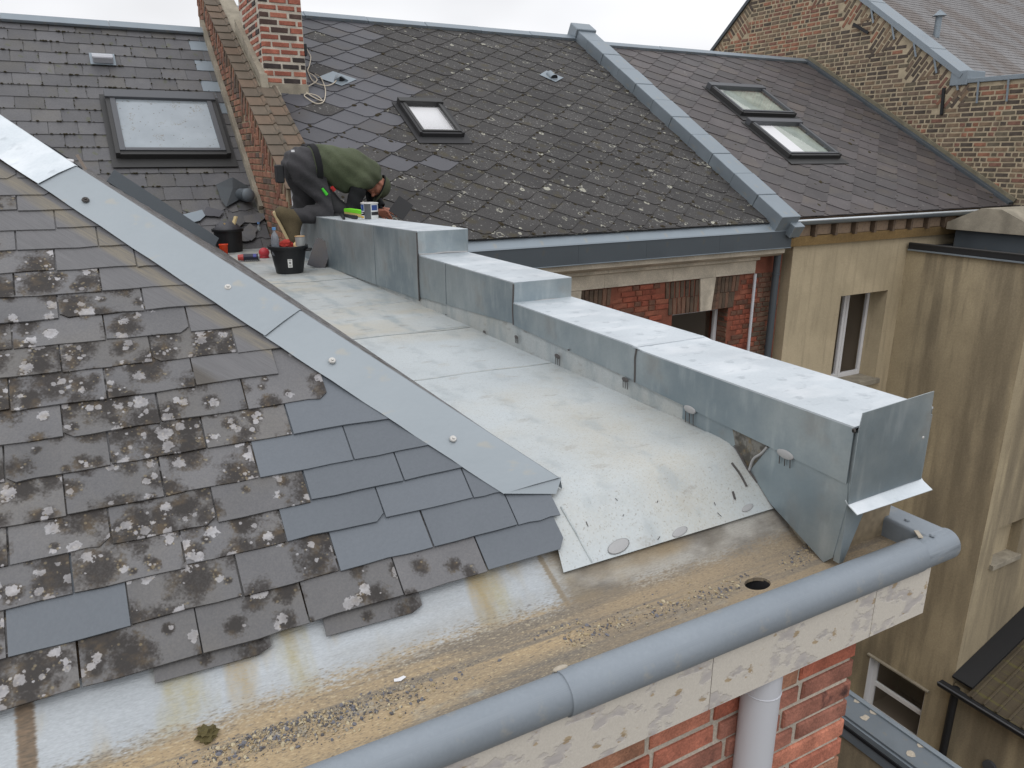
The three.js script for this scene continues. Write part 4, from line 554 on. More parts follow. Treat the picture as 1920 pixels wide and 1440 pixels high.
// ================================================================== diamond slating shared by the middle and right houses
function diamonds(roof, X0, X1, V0, V1, o) {
  const hw = o.hw, hh = o.hh, t = 0.009, R = rng(o.seed), list = [];
  for (let r = -1; (r - 1) * hh < V1; r++) for (let i = -1; i * 2 * hw < X1 - X0 + 2; i++) {
    const cx = o.x + (i * 2 + (r & 1)) * hw, cv = V0 + o.v + r * hh; const c = 0.045;         // clipped tail
    let poly = [[-c, -hh + c * hh / hw * 1.0], [c, -hh + c * hh / hw], [hw, 0], [0, hh], [-hw, 0]].map(([x, y]) => [x * 0.984, y * 0.984]); poly = poly.map(([x, y]) => [x + (R() - 0.5) * 0.006, y + (R() - 0.5) * 0.006]);
    // slates reach on up under the next courses
    poly = [poly[0], poly[1], poly[2], [hw * 0.995, hh * 0.3], [hw * 0.5, hh * 1.25], [-hw * 0.5, hh * 1.25], [-hw * 0.995, hh * 0.3], poly[4]];
    poly = clip(poly, -1, 0, cx - X0); poly = clip(poly, 1, 0, X1 - cx); poly = clip(poly, 0, 1, V1 - cv); poly = clip(poly, 0, -1, cv - V0 + 0.02);
    if (poly.length < 3 || Math.abs(area2(poly)) < 0.012) continue; if (o.skip && o.skip(cx, cv)) continue; list.push([cx, cv, poly]);
  }
  const rest = []; let n = 0; list.sort((a, b) => a[1] - b[1] + (a[0] - b[0]) * 0.3);
  for (const [cx, cv, poly] of list) {
    const big = o.texSize, tilt = 0.036, kk = o.mat(cx, cv, R), jz = R() * 0.003, rz = (R() - 0.5) * 0.014, g = slateGeo(poly, t, big, kk.world ? cx / big : R(), kk.world ? cv / big : R());
    if (n < 300) { const m = add(roof, 'slate', g, kk.m); m.position.set(cx, cv, 0.016 + jz); m.rotation.set(-tilt, 0, rz); if (kk.label) m.userData.label = kk.label; n++; } else rest.push(g.applyMatrix4(new THREE.Matrix4().makeRotationFromEuler(new THREE.Euler(-tilt, 0, rz)).setPosition(cx, cv, 0.016 + jz)));
  }
  if (rest.length) { const m = add(roof, 'upper_slates', mergeGeometries(rest), o.restMat); m.userData.kind = 'stuff'; }
}
function tufts(roof, seed, N, place, color) { const im = new THREE.InstancedMesh(new THREE.IcosahedronGeometry(1, 0), std({ color, roughness: 1, map: T.mortar }), N), m4 = new THREE.Matrix4(), R = rng(seed); im.name = 'moss'; im.userData.kind = 'stuff'; im.castShadow = im.receiveShadow = true; for (let k = 0; k < N; k++) { const [x, y] = place(R), s = 0.008 + R() * R() * 0.03; m4.makeRotationZ(R() * 3).scale(V3(s * 1.5, s, s * 0.5)).setPosition(x, y, 0.022); im.setMatrixAt(k, m4); } roof.add(im); }

// ================================================================== middle house
{
  const house = thing('middle_house', 'red brick house with lichen-spotted diamond slate roof and dark zinc gutter', 'house'), X0 = 2.24, X1 = 8.1;
  const roof = roofFrame(house, 'slate_roof', V3(0, MA.y, MA.z), MDEG), vR = mp(1080, 79)[1], vL = mp(568, 26)[1], V1 = (vR + vL) / 2;
  add(roof, 'roof_deck', box(X0, X1, 0, V1, -0.05, -0.012), M.deck);
  const o0 = mp(360 + 1390 / 6.4, 245 / 6.4), hw = 0.267, hh = 0.2165; let bx = o0[0], bv = o0[1] + hh; while (bv > hh) { bv -= 2 * hh; } while (bx > X0) bx -= 2 * hw;
  // newer plain slates run in a band from the ridge by the chimney down to the roof window
  const bound = [[20, 640], [50, 690], [75, 718], [100, 700], [125, 695], [150, 722], [172, 770], [195, 765], [215, 748], [240, 738], [262, 690], [280, 640], [300, 560]], plainAt = (x, v) => { const P = V3(x, MA.y + v * Math.sin(MDEG * RAD), MA.z - v * Math.cos(MDEG * RAD)), [px, py] = proj(P); if (py > 300) return false; let k = bound.findIndex((q) => q[0] > py); if (k < 1) k = 1; const p = bound[k - 1], q = bound[k]; return px < p[1] + (q[1] - p[1]) * (py - p[0]) / (q[0] - p[0]); };
  const plainPx = [[705, 280], [740, 298], [825, 302]].map(([x, y]) => mp(x, y)), brownPx = [[588, 70], [592, 135], [596, 203]].map(([x, y]) => mp(x, y));
  const nearP = (L, x, v, a = 0.27, b = 0.22) => L.some((p) => Math.abs(p[0] - x) / a + Math.abs(p[1] - v) / b < 0.95);
  diamonds(roof, X0, X1, 0, V1 - 0.04, { hw, hh, x: bx, v: bv, seed: 91, texSize: 3, restMat: M.slateMid[0], mat: (x, v, R) => nearP(brownPx, x, v) ? { m: M.slateMid[2] } : nearP(plainPx, x, v) || plainAt(x, v) ? { m: M.slateMidPlain[Math.floor(R() * 3)], label: 'newer plain grey slate' } : { m: M.slateMid[Math.floor(R() * 3)] } });
  tufts(roof, 92, 700, (R) => { const s = Math.floor(R() * 40), k = R(); const i = Math.floor(R() * 12), r = Math.floor(R() * 26), cx = bx + (i * 2 + (r & 1)) * hw, cv = bv + r * hh, f = R() * 0.9; const x = Math.min(X1 - 0.05, Math.max(2.4, cx + (k < 0.5 ? -1 : 1) * hw * f)), y = cv - hh + hh * f - 0.01; return [x, Math.min(V1 - 0.2, Math.max(0.02, y < 3 || R() < 0.3 ? y : y * 0.4))]; }, lin(58, 50, 30));
  for (let i = 0; i < 6; i++) { const w = (X1 - X0 + 0.05) / 6; add(roof, 'ridge_zinc', rbox(X0 + i * w, X0 + (i + 1) * w - 0.004, V1 - 0.13, V1 + 0.03, 0.02 + (i % 2) * 0.003, 0.07 + (i % 2) * 0.003, 0.006), M.zincBlue); }
  { const a = mp(765, 200), b = mp(862, 262), x0 = 3.775, x1 = 4.375; roofWindow(roof, 'roof_window', x0, x1, a[1] > b[1] ? b[1] : a[1], a[1] > b[1] ? a[1] : b[1], { b: 0.06, h: 0.1, mat: M.frameDark, dark: M.dark, screen: M.white, glass: M.glass }); }
  { const p = mp(1032, 147), g = grp(roof, 'slate_vent'); add(g, 'plate', slab([[p[0] - 0.2, p[1] + 0.03], [p[0] - 0.02, p[1] - 0.2], [p[0] + 0.22, p[1] - 0.03], [p[0] + 0.02, p[1] + 0.2]], 0.004).translate(0, 0, 0.034), M.zincBlue); const h = new THREE.CylinderGeometry(0.075, 0.075, 0.15, 12, 1, false, 0, Math.PI).rotateZ(Math.PI).scale(1, 1, 0.8); add(g, 'hood', h.translate(p[0] + 0.02, p[1] - 0.0, 0.037), M.zincBlue); add(g, 'mouth', new THREE.CircleGeometry(0.06, 12, 0, Math.PI).rotateX(Math.PI / 2).translate(p[0] + 0.02, p[1] - 0.078, 0.04), M.black); }
  { const p = mp(632, 152), g = grp(roof, 'cable_vent'); add(g, 'plate', slab([[p[0] - 0.27, p[1]], [p[0], p[1] - 0.21], [p[0] + 0.27, p[1]], [p[0], p[1] + 0.21]], 0.004).translate(0, 0, 0.034), M.zincBlue); add(g, 'hood', new THREE.ConeGeometry(0.1, 0.2, 4, 1).scale(1, 1, 0.6).translate(p[0] + 0.03, p[1] + 0.02, 0.05), M.zincBlue); add(g, 'mouth', new THREE.CircleGeometry(0.055, 3).rotateX(Math.PI / 2).translate(p[0] + 0.03, p[1] - 0.085, 0.06), M.black);
    roof.updateMatrix(); }
  // zinc-clad verge between the two roofs
  { const vg = grp(roof, 'verge'), n = 11, L = V1 + 0.22; for (let i = 0; i < n; i++) { const a = -0.16 + L * i / n, b = -0.16 + L * (i + 1) / n - 0.006, k = (i % 2) * 0.005; add(vg, 'zinc_length', rbox(X1 - 0.02 - k, X1 + 0.34 + k, a, b, -0.15, 0.2 + k, 0.012, 1.3), M.zincBlue); } add(vg, 'peak_cap', rbox(X1 - 0.05, X1 + 0.37, V1 - 0.12, V1 + 0.16, -0.1, 0.24, 0.02), M.zincBlue); add(vg, 'foot_cap', rbox(X1 + 0.2, X1 + 0.4, -0.26, -0.1, -0.08, 0.1, 0.01), M.zincBlue); }
  // box gutter, cornice, wall
  const gl = -7.3, gut = grp(house, 'gutter'), seams = [X0 + 0.05, 3.5, 4.9, 5.9, 7.1, 8.43];
  for (let i = 0; i + 1 < seams.length; i++) add(gut, 'gutter_length', slabX([[-0.995, gl], [-1.222, gl], [-1.222, gl - 0.3], [-1.2, gl - 0.3], [-1.2, gl - 0.01], [-0.992, gl - 0.012]], seams[i] + 0.001, seams[i + 1] - 0.001, 1.2), M.zincDark);
  add(gut, 'gutter_lip', slabX([[-0.89, -7.43], [-0.98, -7.3], [-0.996, -7.292], [-1.0, -7.312], [-0.92, -7.5]], X0 + 0.05, 8.43, 1.2), M.zincBlue);
  add(gut, 'bottom_bead', rbox(X0 + 0.05, 8.43, -1.232, -1.221, gl - 0.02, gl + 0.012, 0.004), M.zincBlue);
  const ZW = -7.62, cor = grp(house, 'cornice'), XR = 8.38, cuts = [X0, 3.2, 4.35, 5.5, 6.6, 7.35, XR];
  for (let i = 0; i + 1 < cuts.length; i++) { const a = cuts[i] + 0.0015, b = cuts[i + 1] - 0.0015; add(cor, 'stone', slabX([[-1.225, gl - 0.05], [-1.30, gl - 0.05], [-1.33, gl - 0.1], [-1.35, gl - 0.16], [-1.35, ZW], [-1.225, ZW]], a, b, 0.8), M.cream); add(cor, 'frieze_stone', slabX([[-1.352, ZW + 0.1], [-1.40, ZW + 0.1], [-1.42, ZW + 0.03], [-1.595, ZW + 0.03], [-1.595, ZW - 0.1], [-1.352, ZW - 0.1]], a, Math.min(b, XR - 0.28), 0.8), M.cream); }
  const wall = grp(house, 'brick_wall'), w1 = { x0: 6.66, x1: 7.68, y1: -2.06, y0: -3.5 }, w2 = { x0: 4.45, x1: 5.47, y1: -2.06, y0: -3.5 }, RV = 0.2;
  // masonry body with two window openings
  const shp = shapeOf([[X0 + 0.05, -12], [8.66, -12], [8.66, -1.34], [X0 + 0.05, -1.34]]); for (const w of [w1, w2]) { const p = new THREE.Path(); p.moveTo(w.x0, w.y0); p.lineTo(w.x0, w.y1); p.lineTo(w.x1, w.y1); p.lineTo(w.x1, w.y0); shp.holes.push(p); }
  add(wall, 'mortar', uvBox(new THREE.ExtrudeGeometry(shp, { depth: 0.35, bevelEnabled: false }).translate(0, 0, ZW - 0.358), 0.6), M.mortarRed);
  const inWin = (x, y, m = 0) => [w1, w2].some((w) => x > w.x0 - m && x < w.x1 + m && y > w.y0 && y < w.y1), key = (x, y) => [w1, w2].some((w) => { const c = (w.x0 + w.x1) / 2 - 0.02; return x > w.x0 - 0.02 - (y - w.y1) * 0.28 && x < w.x1 + 0.02 + (y - w.y1) * 0.28 && y >= w.y1 && y < -1.58; });
  const FW2 = frame(V3(0, 0, ZW - 0.058), V3(1, 0, 0), V3(0, 1, 0), V3(0, 0, 1));
  const bl = courses(3.2, 8.62, -3.4, -1.62, 0.22, 0.06, 0.012, (x, y, hl) => !inWin(x - hl * 0.9, y) && !inWin(x + hl * 0.9, y) && !key(x - hl, y) && !key(x + hl, y) && x + hl < 8.65, 55, 0.5);
  layBricks(wall, FW2, bl, { h: 0.06, d: 0.062, mats: [...M.bMid, ...M.bMidBrown], seed: 56, max: 300, rank: (b) => (b[0] > 4.6 ? 3 : 0) + b[1] + (b[0] > 7 ? 0.3 : 0), pick: (a, b, R) => a > 8.2 ? 4 + Math.floor(R() * 3) : R() < 0.2 ? 3 : Math.floor(R() * 3) });
  for (const w of [w1, w2]) {  // flat arches of bricks on end around a white keystone
    const c = (w.x0 + w.x1) / 2 + 0.06, n = 7, arch = []; for (const s of [-1, 1]) for (let k = 0; k < n; k++) { const d = 0.135 + (k + 0.5) * (s < 0 ? c - 0.11 - w.x0 + 0.03 : w.x1 + 0.03 - c - 0.11) / n, lean = s * 0.02 * k * 0.8; for (let rr = 0; rr < 2; rr++) arch.push([c + s * (d + lean * s * (rr ? 1 : 0.3)), w.y1 + 0.115 + rr * 0.225, 0.215, Math.PI / 2 - lean * 0.6, (c - w.x0) / n - 0.022]); }
    layBricks(wall, FW2, arch, { h: 0.06, d: 0.064, mats: M.bMidBrown, seed: 57, lift: 0.002 });
    add(wall, 'keystone', uvBox(slab([[c - 0.1, w.y1 + 0.01], [c + 0.1, w.y1 + 0.01], [c + 0.14, -1.6], [c - 0.14, -1.6]], 0.03), 0.6).translate(0, 0, ZW - 0.004), M.cream);
    wallWindow(wall, frame(V3(w.x0, w.y0, ZW), V3(1, 0, 0), V3(0, 1, 0), V3(0, 0, 1)), w.x1 - w.x0, w.y1 - w.y0, { r: RV });
    // brick reveals
    const lst = []; for (let y = w.y0; y < w.y1 - 0.04; y += 0.072) lst.push([0.1, y + 0.036, 0.18]);
    layBricks(wall, frame(V3(w.x1 + 0.05, 0, ZW), V3(0, 0, 1), V3(0, 1, 0), V3(-1, 0, 0)), lst, { flip: true, h: 0.06, d: 0.056, mats: M.bMidBrown, seed: 58 });
  }
  add(house, 'wall_core', box(X0 + 0.06, 8.64, -12, -1.36, -12.4, ZW - 1.5, 2), M.mortarTan);
  add(house, 'window_cable', rod(V3(8.075, -1.6, ZW + 0.06), V3(8.075, -6, ZW + 0.06), 0.022, 12), M.pvc);
  { const dp = grp(house, 'downpipe'); add(dp, 'pipe', new THREE.CylinderGeometry(0.05, 0.05, 10, 20).translate(8.44, -6.35, ZW + 0.1), M.zincDark); add(dp, 'collar', new THREE.CylinderGeometry(0.057, 0.057, 0.03, 20).translate(8.44, -1.62, ZW + 0.1), M.zincDark); }
}

// ================================================================== right house
const RA = onZ(1490, 408, -7.33), rp = PLN(RA, 30);
{
  const house = thing('right_house', 'beige rendered house with brown slate roof and two tilted roof windows', 'house'), X0 = 8.4, X1 = 13.72;
  const roof = roofFrame(house, 'slate_roof', V3(0, RA.y, RA.z), 30), V1 = (rp(1280, 103)[1] + rp(1500, 112)[1]) / 2;
  add(roof, 'roof_deck', box(X0, X1, 0, V1, -0.05, -0.012), M.deck);
  diamonds(roof, X0, X1, 0, V1 - 0.04, { hw: 0.265, hh: 0.232, x: 8.3, v: 0.03, seed: 95, texSize: 2.4, restMat: M.slateRight[0], mat: (x, v, R) => ({ m: M.slateRight[Math.floor(R() * 4)] }) });
  tufts(roof, 96, 160, (R) => { const i = Math.floor(R() * 10), r = Math.floor(R() * 20), f = R() * 0.9; return [Math.min(X1 - 0.1, 8.6 + (i * 2 + (r & 1)) * 0.265 + (R() < 0.5 ? -1 : 1) * 0.265 * f), Math.max(0.05, Math.min(V1 - 0.3, 0.03 + r * 0.232 - 0.232 + 0.232 * f))]; }, lin(66, 58, 34));
  for (let i = 0; i < 4; i++) { const w = (X1 - X0) / 4; add(roof, 'ridge_zinc', rbox(X0 + i * w, X0 + (i + 1) * w - 0.004, V1 - 0.12, V1 + 0.02, 0.02 + (i % 2) * 0.003, 0.07 + (i % 2) * 0.003, 0.006), M.zincBlue); }
  add(roof, 'verge_flashing', rbox(X1 - 0.12, X1 + 0.02, 0, V1 + 0.02, 0.02, 0.075, 0.006), M.zincDark);
  add(roof, 'mortar_fillet', box(X1 - 0.01, X1 + 0.05, 0, V1, -0.04, 0.13, 0.6), std({ map: T.conc, color: grey(0.6, 1, 0.9), roughness: 1 }));
  const shaft = std({ color: lin(232, 232, 226), roughness: 0.9 });
  for (const [a, b, bl] of [[[1325, 168], [1493, 225], 0], [[1398, 235], [1577, 302], 0.42]]) { const p = rp(...a), q = rp(...b); roofWindow(roof, 'roof_window', p[0] - 0.02, q[0] - 0.05, q[1] + 0.02, p[1], { b: 0.07, h: 0.11, mat: M.frameGrey, dark: M.frameDark, shaft, net: std({ color: lin(176, 186, 174), map: T.mortar, roughness: 0.9 }), blind: bl, back: std({ color: lin(205, 208, 196), map: T.mortar, roughness: 0.9 }) }); }
  // gutter
  const gut = grp(house, 'gutter'), Zr = -7.25; { const half = []; for (let k = 0; k <= 10; k++) { const a = Math.PI * k / 10; half.push([-0.865 - 0.07 * Math.sin(a), Zr - 0.07 + 0.07 * Math.cos(a)]); } add(gut, 'half_round', slabX(sheet(half, 0.004), 8.42, 13.85, 1), M.zincBlue); add(gut, 'bead', rod(V3(8.42, -0.865, Zr + 0.002), V3(13.85, -0.86, Zr + 0.002), 0.016, 10), M.zincNew); }
  // rafter ends and boards under the gutter
  const eav = grp(house, 'eaves'), Rw = rng(3); const wood = std({ map: rep(T.paint, 1, 1), color: lin(186, 166, 148), roughness: 0.9 }), woodD = std({ map: rep(T.paint, 1, 1), color: lin(132, 116, 102), roughness: 0.95 });
  add(eav, 'soffit', box(8.46, 13.6, -1.02, -0.93, -7.7, -7.42, 0.8), woodD);
  for (let i = 0; i < 11; i++) { const x = 8.5 + i * 0.43; add(eav, 'rafter_end', rbox(x, x + 0.05, -1.11, -0.94, -7.62, -7.33, 0.004), woodD); add(eav, 'infill_board', rbox(x + 0.055 + Rw() * 0.01, x + 0.42, -1.1 + Rw() * 0.01, -0.945, -7.44, -7.40 - Rw() * 0.01, 0.006, 0.5), wood); }
  add(eav, 'plaster_cove', slabX([[-1.1, -7.38], [-1.24, -7.44], [-1.24, -7.7], [-1.1, -7.7]], 8.47, 12.9, 2), std({ color: lin(176, 146, 98), map: T.mortar, roughness: 0.95 }));
  // rendered wall with window opening
  const Zb = -7.5, wn = { x0: 9.885, x1: 11.0, y0: -3.56, y1: -2.07 }; const shp = shapeOf([[8.72, -12], [13.6, -12], [13.6, -1.24], [8.72, -1.24]]); { const p = new THREE.Path(); p.moveTo(wn.x0, wn.y0); p.lineTo(wn.x0, wn.y1); p.lineTo(wn.x1, wn.y1); p.lineTo(wn.x1, wn.y0); shp.holes.push(p); }
  add(house, 'rendered_wall', uvBox(new THREE.ExtrudeGeometry(shp, { depth: 0.4, bevelEnabled: false }).translate(0, 0, Zb - 0.4), 2.4), M.stuccoClean);
  wallWindow(house, frame(V3(wn.x0, wn.y0 + 0.02, Zb), V3(1, 0, 0), V3(0, 1, 0), V3(0, 0, 1)), wn.x1 - wn.x0, wn.y1 - wn.y0 - 0.02, { cols: 2, r: 0.3 });
  add(house, 'window_sill', rbox(wn.x0 - 0.02, wn.x1 + 0.06, wn.y0 - 0.06, wn.y0 + 0.03, Zb - 0.3, Zb + 0.06, 0.01, 0.5), M.conc);
  add(house, 'wall_core', box(8.75, 13.6, -12, -1.3, -12, -9.1, 2), M.mortarTan);
  add(house, 'roof_back', slabX([[RA.y + V1 * 0.5 - 0.03, RA.z - V1 * 0.866], [-1, -16], [-1.3, -12], [-1.2, -8]], X0, X1, 2), M.deck);
}

// ================================================================== tall brick gable building behind
{
  const b = thing('gable_building', 'tall tan brick gable building with zinc-capped stepped edge behind the right roof', 'house'), XG = 13.76;
  const Pk = { z: -12.75, y: 4.25 }, fr = { z: -8.57, y: 1.3 }, k = (Pk.y - fr.y) / (fr.z - Pk.z), lk = 0.86, topY = (z) => z > fr.z ? 1.2 : z > Pk.z ? fr.y + (fr.z - z) * k : Pk.y - (Pk.z - z) * lk;
  add(b, 'mortar', slabX([[-12, -4.5], [1.2, -4.5], [1.2, fr.z], [fr.y, fr.z], [Pk.y, Pk.z], [topY(-17), -17], [-12, -17]], XG + 0.004, XG + 0.4, 0.6), M.mortarLight);
  const rk = Math.atan(k), ck = Math.cos(rk), sk = Math.sin(rk), lo = (z) => Math.min(1.6, RA.y + (RA.z - z) * Math.tan(30 * RAD) - 0.15), inG = (a, y, m) => y < topY(-a) - m && y > (a > 7.3 ? Math.max(lo(-a), -1.2) : -1.2) && a > 4.55 && a < 16.9;
  const wedge = (a, y) => { if (a < -fr.z - 0.15) return false; const z = -a; if (z > Pk.z + 0.25) { const s = a / ck - (topY(z) - y) * sk, d = (topY(z) - y) * ck, f = Math.abs(((s / 0.95) % 1 + 1) % 1 - 0.5) * 2; return d < 0.06 + 0.62 * f; } if (z < Pk.z - 0.3) { const c2 = Math.cos(Math.atan(lk)), s = a / c2 + (topY(z) - y) * Math.sin(Math.atan(lk)), d = (topY(z) - y) * c2, f = Math.abs(((s / 1.1) % 1 + 1) % 1 - 0.5) * 2; return d < 0.04 + 0.55 * f; } return false; };
  const list = courses(4.6, 16.9, -1.2, 4.2, 0.21, 0.060, 0.024, (x, y, hl) => inG(x - hl, y, 0.05) && inG(x + hl, y, 0.05) && !wedge(x, y), 71, 0.45);
  for (let s = 8.5; s < 18; s += 0.086) for (let d = 0.03 + (Math.round(s / 0.086) % 2) * 0.11; d < 0.75; d += 0.235) { const dc = d + 0.105, a0 = s * ck; if (a0 > -Pk.z - 0.1) continue; const aa = a0 + dc * sk, bb = topY(-a0) - dc * ck; if (inG(aa, bb, 0.06) && wedge(aa, bb)) list.push([aa, bb, 0.205, rk + Math.PI / 2, 0.06]); }
  { const c2 = Math.cos(Math.atan(lk)), s2 = Math.sin(Math.atan(lk)); for (let s = 15; s < 24; s += 0.086) for (let d = 0.03; d < 0.6; d += 0.235) { const dc = d + 0.105, a0 = s * c2; if (a0 < -Pk.z + 0.2) continue; const aa = a0 - dc * s2, bb = topY(-a0) - dc * c2; if (inG(aa, bb, 0.06) && wedge(aa, bb)) list.push([aa, bb, 0.21, Math.PI / 2 - Math.atan(lk), 0.06]); } }
  const patch = (a, y) => smp(N1, a * 0.11, y * 0.2);
  layBricks(b, frame(V3(XG + 0.008 + 0.05, 0, 0), V3(0, 0, 1), V3(0, 1, 0), V3(-1, 0, 0)), list, { flip: true, h: 0.060, d: 0.060, mats: M.bGable, seed: 72, max: 300, rank: (q) => (q[1] > 0.2 && q[0] > 7.2 && q[0] < 11 ? 10 : 0) - q[0], pick: (a, y, R) => { const red = patch(a, y) > 0.54 || (y < 0.6 && a < 9.5 && R() < 0.35); return red && R() < 0.55 ? 4 + (R() < 0.5 ? 0 : 2) : [0, 1, 2, 3, 5][Math.floor(R() * 5)]; } });
  // zinc caps and straps
  const cap = grp(b, 'zinc_capping'), n = 6; for (let i = 0; i < n; i++) { const f0 = i / n, f1 = (i + 1) / n, A = V3(XG + 0.2, fr.y + (Pk.y - fr.y) * f0 + 0.03, fr.z + (Pk.z - fr.z) * f0), B = V3(XG + 0.2, fr.y + (Pk.y - fr.y) * f1 + 0.03, fr.z + (Pk.z - fr.z) * f1); add(cap, 'zinc_length', bar(A, B, 0.5, 0.09 + (i % 2) * 0.01, V3(0, 1, 0), 1), M.zincBlue); }
  add(cap, 'zinc_length', bar(V3(XG + 0.2, Pk.y + 0.03, Pk.z), V3(XG + 0.2, topY(-17) + 0.03, -17), 0.5, 0.07, V3(0, 1, 0), 1), M.zincDark);
  add(cap, 'zinc_length', rbox(XG - 0.03, XG + 0.47, 1.2, 1.28, fr.z + 0.05, -6.5, 0.01), M.zincBlue); add(cap, 'zinc_length', rbox(XG - 0.034, XG + 0.474, 1.2, 1.275, -6.5, -4.5, 0.01), M.zincBlue);
  add(cap, 'corner_block', rbox(XG - 0.04, XG + 0.48, 1.17, 1.42, fr.z - 0.2, fr.z + 0.12, 0.02), M.zincBlue);
  for (const [z, r] of [[-9.15, 1], [-9.6, 1], [-10.1, 1], [-10.6, 1], [-11.3, 1], [-8.7, 1], [-8.25, 0], [-7.75, 0], [-7.2, 0]]) { const y = topY(z), p0 = V3(XG - 0.035, y + 0.02, z), p1 = r ? V3(XG - 0.03, y - 0.36 * ck, z + 0.36 * sk * 0.5) : V3(XG - 0.03, y - 0.34, z + 0.03); add(cap, 'strap', bar(p0, p1, 0.035, 0.006, V3(1, 0, 0), 1), M.zincBlue); }
  for (const pts of [[[1770, 165], [1765, 215]], [[1600, 45], [1628, 62]]]) { const A = onX(...pts[0], XG - 0.02), B = onX(...pts[1], XG - 0.02); add(b, 'wall_anchor', bar(A, B, 0.05, 0.03, V3(1, 0, 0)), M.black); }
  // roof beyond the gable
  const rf = grp(b, 'tiled_roof'), L = Math.hypot(Pk.y - fr.y, fr.z - Pk.z); rf.position.set(XG + 0.45, fr.y - 0.12, fr.z + 0.02); rf.rotation.x = -(Math.PI / 2 - rk);
  add(rf, 'roof_deck', box(0, 9, -0.05, L - 0.15, -0.03, 0, 2), M.farRoof);
  { const Rf = rng(8), g = []; for (let r = 0; r < 46; r++) for (let i = 0; i < 36; i++) { const w = 0.25, x = i * w + (r % 2) * w / 2; const q = new THREE.BoxGeometry(w - 0.008, 0.13, 0.012); q.rotateX(-0.06).translate(x + w / 2, r * 0.11 + 0.05, 0.012 + Rf() * 0.003); uvPlane(q, 4); g.push(q); if (r * 0.11 > L - 0.4) break; } const m = add(rf, 'roof_tiles', mergeGeometries(g), M.farRoof); m.userData.kind = 'stuff'; }
  { const v = grp(rf, 'roof_cowl'), d = V3(0, Math.sin(rk), Math.cos(rk)), p = [0.75, 1.75]; const P0 = V3(p[0], p[1], 0), P1 = P0.clone().addScaledVector(d, 0.4); add(v, 'pipe', rod(P0, P1, 0.06, 14), M.zincBlue); const q = new THREE.Quaternion().setFromUnitVectors(V3(0, 1, 0), d); const c = new THREE.ConeGeometry(0.16, 0.12, 4).applyQuaternion(q).translate(P1.x, P1.y + d.y * 0.05, P1.z + d.z * 0.05); add(v, 'cowl', c, M.zincBlue); }
  add(b, 'body', box(XG + 0.42, XG + 9, -12, 1.1, -16.5, -8.7, 3), M.mortarTan);
  add(b, 'rear_slope', slabX([[Pk.y - 0.1, Pk.z - 0.05], [topY(-17) - 0.1, -17], [1.1, -16], [1.1, -9]], XG + 0.41, XG + 9, 3), M.deck);
}

